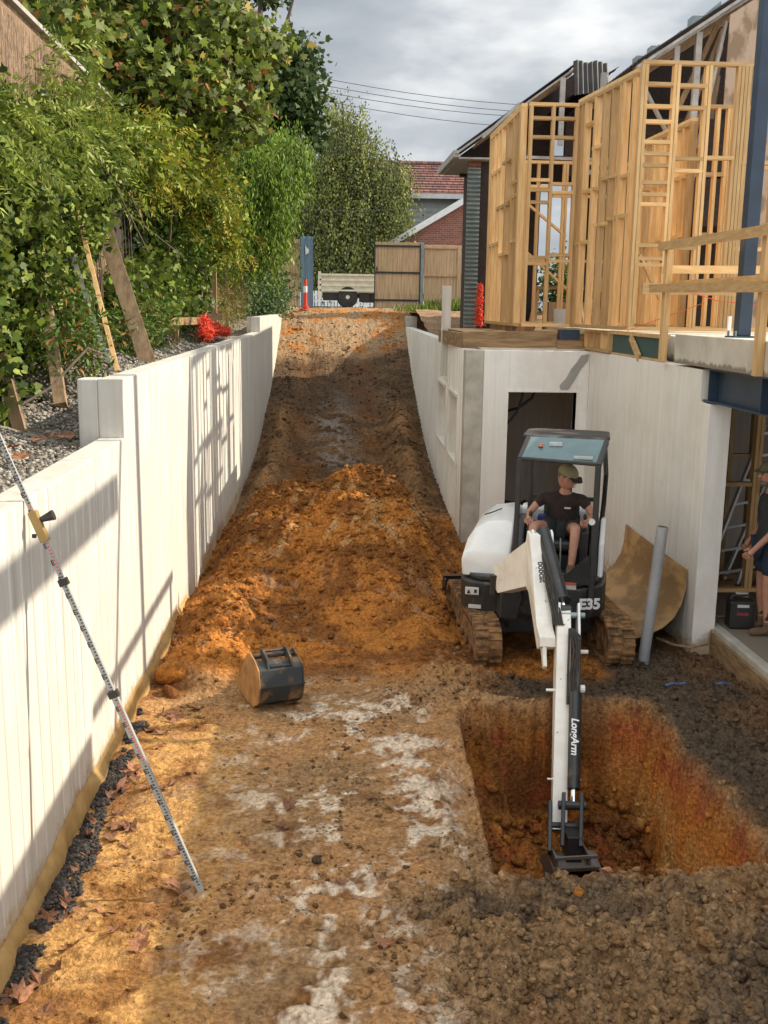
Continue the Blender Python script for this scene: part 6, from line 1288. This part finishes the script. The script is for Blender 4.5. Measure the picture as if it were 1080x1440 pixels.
cloud('crown', PB, 22000, 380, .15, .13, 'plane', [(.17, .22, .035), (.10, .14, .025), (.25, .31, .05), (.30, .32, .13), (.30, .11, .04), (.45, .32, .07)], pl_, [.30, .30, .20, .13, .03, .04], .5)
# weeping birch
bi = tree('tall weeping birch across the street with grey green hanging foliage', (1.2, 47, 3.3), [([(1.2, 47, 3.2), (1.15, 47, 6), (1.0, 47, 9), (.95, 47, 12)], [.25, .18, .12, .04]), ([(1.15, 47, 6), (2.3, 46.8, 8.3), (3.2, 46.6, 9.3)], [.12, .07, .03]), ([(1.1, 47, 7), (0, 46.7, 9), (-.5, 46.5, 10)], [.1, .06, .03])])
strands([(.9, 46.5, 11.2, 1.1, 1.2, 1.3, 1.9), (1.7, 46.4, 10.2, 1.3, 1.2, 1.2, 2.2), (2.9, 46.3, 8.9, 1.15, 1.1, 1.2, 2.2), (.2, 46.5, 9.2, 1.3, 1.2, 1.3, 2.4), (3.2, 46.0, 7.3, 1.0, 1.0, .8, 1.5), (1.4, 46.2, 7.6, 1.5, 1.2, 1.2, 2.6), (-.4, 46.4, 7.4, 1.1, 1.1, 1.2, 2.0), (2.0, 45.8, 6.0, 1.6, 1.0, .8, 1.8), (.2, 45.8, 5.9, 1.4, 1.0, .8, 1.4)], 3600, 18, 2.7, .07, .115, 'diamond', [(.17, .20, .08), (.23, .26, .09), (.08, .10, .035), (.32, .34, .08)], 'crown', bi)
for i, (x, y, z, s, l_) in enumerate(((-4.2, 50, 7.5, 3.2, 'dark evergreen behind the weeping birch, left side'), (-.5, 53, 6.8, 2.8, 'dark evergreen mass behind the birch, filling the gap over the truck'), (-9, 46, 8, 3.6, 'big dark tree far left behind the other trees'))):
    t_r = tree(l_, (x, y, 3.2), [([(x, y, 3.1), (x, y, z)], [.3, .1])]); cloud('crown', [(x, y, z, s, s * .8, s * 1.15, 2), (x - s * .3, y - .4, z - s * .7, s * .9, s * .7, s * .7, 1)], 9000, 260, .4, .34, 'ivy', [(.03, .05, .018), (.045, .07, .025)], t_r)
s_b = thing('shrub', 'green bush seen through the open frames far behind', 'shrub', (7.4, 31, 3)); cloud('leaves', [(7.4, 31, 4.0, .9, .6, .8, 1)], 2500, 90, .2, .14, 'diamond', G1, s_b)
MB().tube([(7.4, 31, 3.0), (7.4, 31, 4.2)], [.05, .02], 6).build('stem', M['bark'], s_b)
# weeds and grass on the right yard
def grass(name, label, cx, cy, rx, ry, n, h, zf, cs=((.16, .26, .04), (.24, .32, .06), (.30, .28, .09))):
    P = np.stack([cx + rng.normal(size=n) * rx, cy + rng.normal(size=n) * ry, np.zeros(n)], 1); P[:, 2] = zf; D = np.concatenate([rng.normal(size=(n, 2)) * .35, np.ones((n, 1))], 1)
    o = leafmesh(name, P, D, rnd_dir(n), h * (.5 + rng.random(n)), pal(n, list(cs)), 'needle'); tag(o, label, 'grass', kind='stuff')
grass('grass', 'bright green grass tuft at the foot of the paling fence', 4.3, 33.6, .35, .2, 1500, .30, 3.25)
grass('grass', 'thin grass along the gate post', 3.3, 33.3, .4, .2, 500, .22, 3.2)
# fallen plane leaves
M['dry'] = mat('dry_leaf', (.36, .16, .075), (.17, .07, .035), rough=.7, scale=8, bump=.2, transl=.15, rnd=.35)
TPn = TPL['plane']; base_meshes = []
for q in range(4):
    pts = TPn.copy(); cur = .5 + .3 * q; vs = [(0, .45, .02)] + [(x, y, .25 * cur * (x * x * 2.2 + (y - .45) ** 2 * (1.6 if q % 2 else -.5)) + .04 * math.sin(9 * x + q)) for x, y, z in pts]
    me = bpy.data.meshes.new('fallen_leaf'); me.from_pydata(vs, [], [(0, i + 1, (i + 1) % 12 + 1) for i in range(12)]); me.materials.append(M['dry']); base_meshes.append(me)
random.seed(21); spots = []
for i in range(52):
    r_ = random.random()
    if r_ < .62: y = 4.5 + random.random() * 2.6; x = LX(y) + .10 + abs(random.gauss(0, .20))
    elif r_ < .8: y = 4.3 + random.random() * 2.5; x = -1.2 + random.random() * 1.6
    else: y = 6.8 + random.random() * 1.6; x = LX(y) + .2 + random.random() * .5
    spots.append((x, y, .075 + .075 * random.random()))
spots += [(.35, 5.01, .11), (-1.36, 6.2, .13), (-1.0, 5.1, .12), (-.93, 4.9, .13), (-1.2, 5.3, .13), (3.7, 8.1, .10)]
for i, (x, y, s) in enumerate(spots):
    z = float(soil_h(np.array([x]), np.array([y]))[0][0]); o = bpy.data.objects.new('fallen_leaf', base_meshes[i % 4]); col.objects.link(o)
    o.location = (x, y, z + .008); o.scale = (s, s * random.uniform(.6, 1.1), s * random.uniform(.8, 2.2)); o.rotation_euler = (random.gauss(0, .35), random.gauss(0, .25), random.random() * 6.28)
    if i == 52: tag(o, 'largest tan leaf lying alone on the pale ground beside the near spoil', 'leaf', 'fallen leaves on the ground')
    elif x > 3: tag(o, 'dry leaf on the dark soil near the kerb', 'leaf', 'fallen leaves on the ground')
    elif x - LX(y) < .5: tag(o, 'dry brown leaf among others along the foot of the left wall', 'leaf', 'leaves along the left wall')
    else: tag(o, 'dry brown leaf lying out on the open trodden clay', 'leaf', 'leaves on the open clay')
for (x, y, s) in ((-2.15, 8.0, .2), (-1.95, 8.25, .16), (-2.0, 7.1, .14), (-2.3, 7.6, .15)):
    o = bpy.data.objects.new('fallen_leaf', base_meshes[1]); col.objects.link(o); o.location = (x, y, 2.30); o.scale = (s, s, s); o.rotation_euler = (.2, -.2, x * 9); tag(o, 'curled red brown leaf lying on the grey stones of the left bank', 'leaf', 'leaves on the bank')
# slightly bigger rocks
def rock(label, x, y, s, m, zz=None):
    z = float(soil_h(np.array([x]), np.array([y]))[0][0]) if zz is None else zz
    c = np.array([m]) ; o = lumps('clod', np.array([x]), np.array([y]), np.array([z]), np.array([s]), c, M['soil']); tag(o, label, 'clod')
    sb_ = o.modifiers.new('sub', 'SUBSURF'); sb_.levels = 1; sb_.render_levels = 1
rock('big orange clod against the left wall left of the spare bucket', -1.32, 8.95, .17, ORG)
rock('flat brown clod below the big orange clod by the left wall', -1.30, 8.72, .12, DOR)
rock('orange clod in front of the left track', 1.62, 9.3, .11, ORG * .8)
rock('pinkish stone on the lip of the pit below the digging bucket', 1.72, 5.55, .05, np.array([.5, .22, .12]))
rock('pale orange stone on the near mound of spoil', 1.5, 5.35, .045, ORG)
rock('small dark clod lying alone on the pale ground, left of two', -.12, 5.85, .035, DRK)
rock('small dark clod lying alone on the pale ground, right of two', -.02, 5.82, .04, DRK)
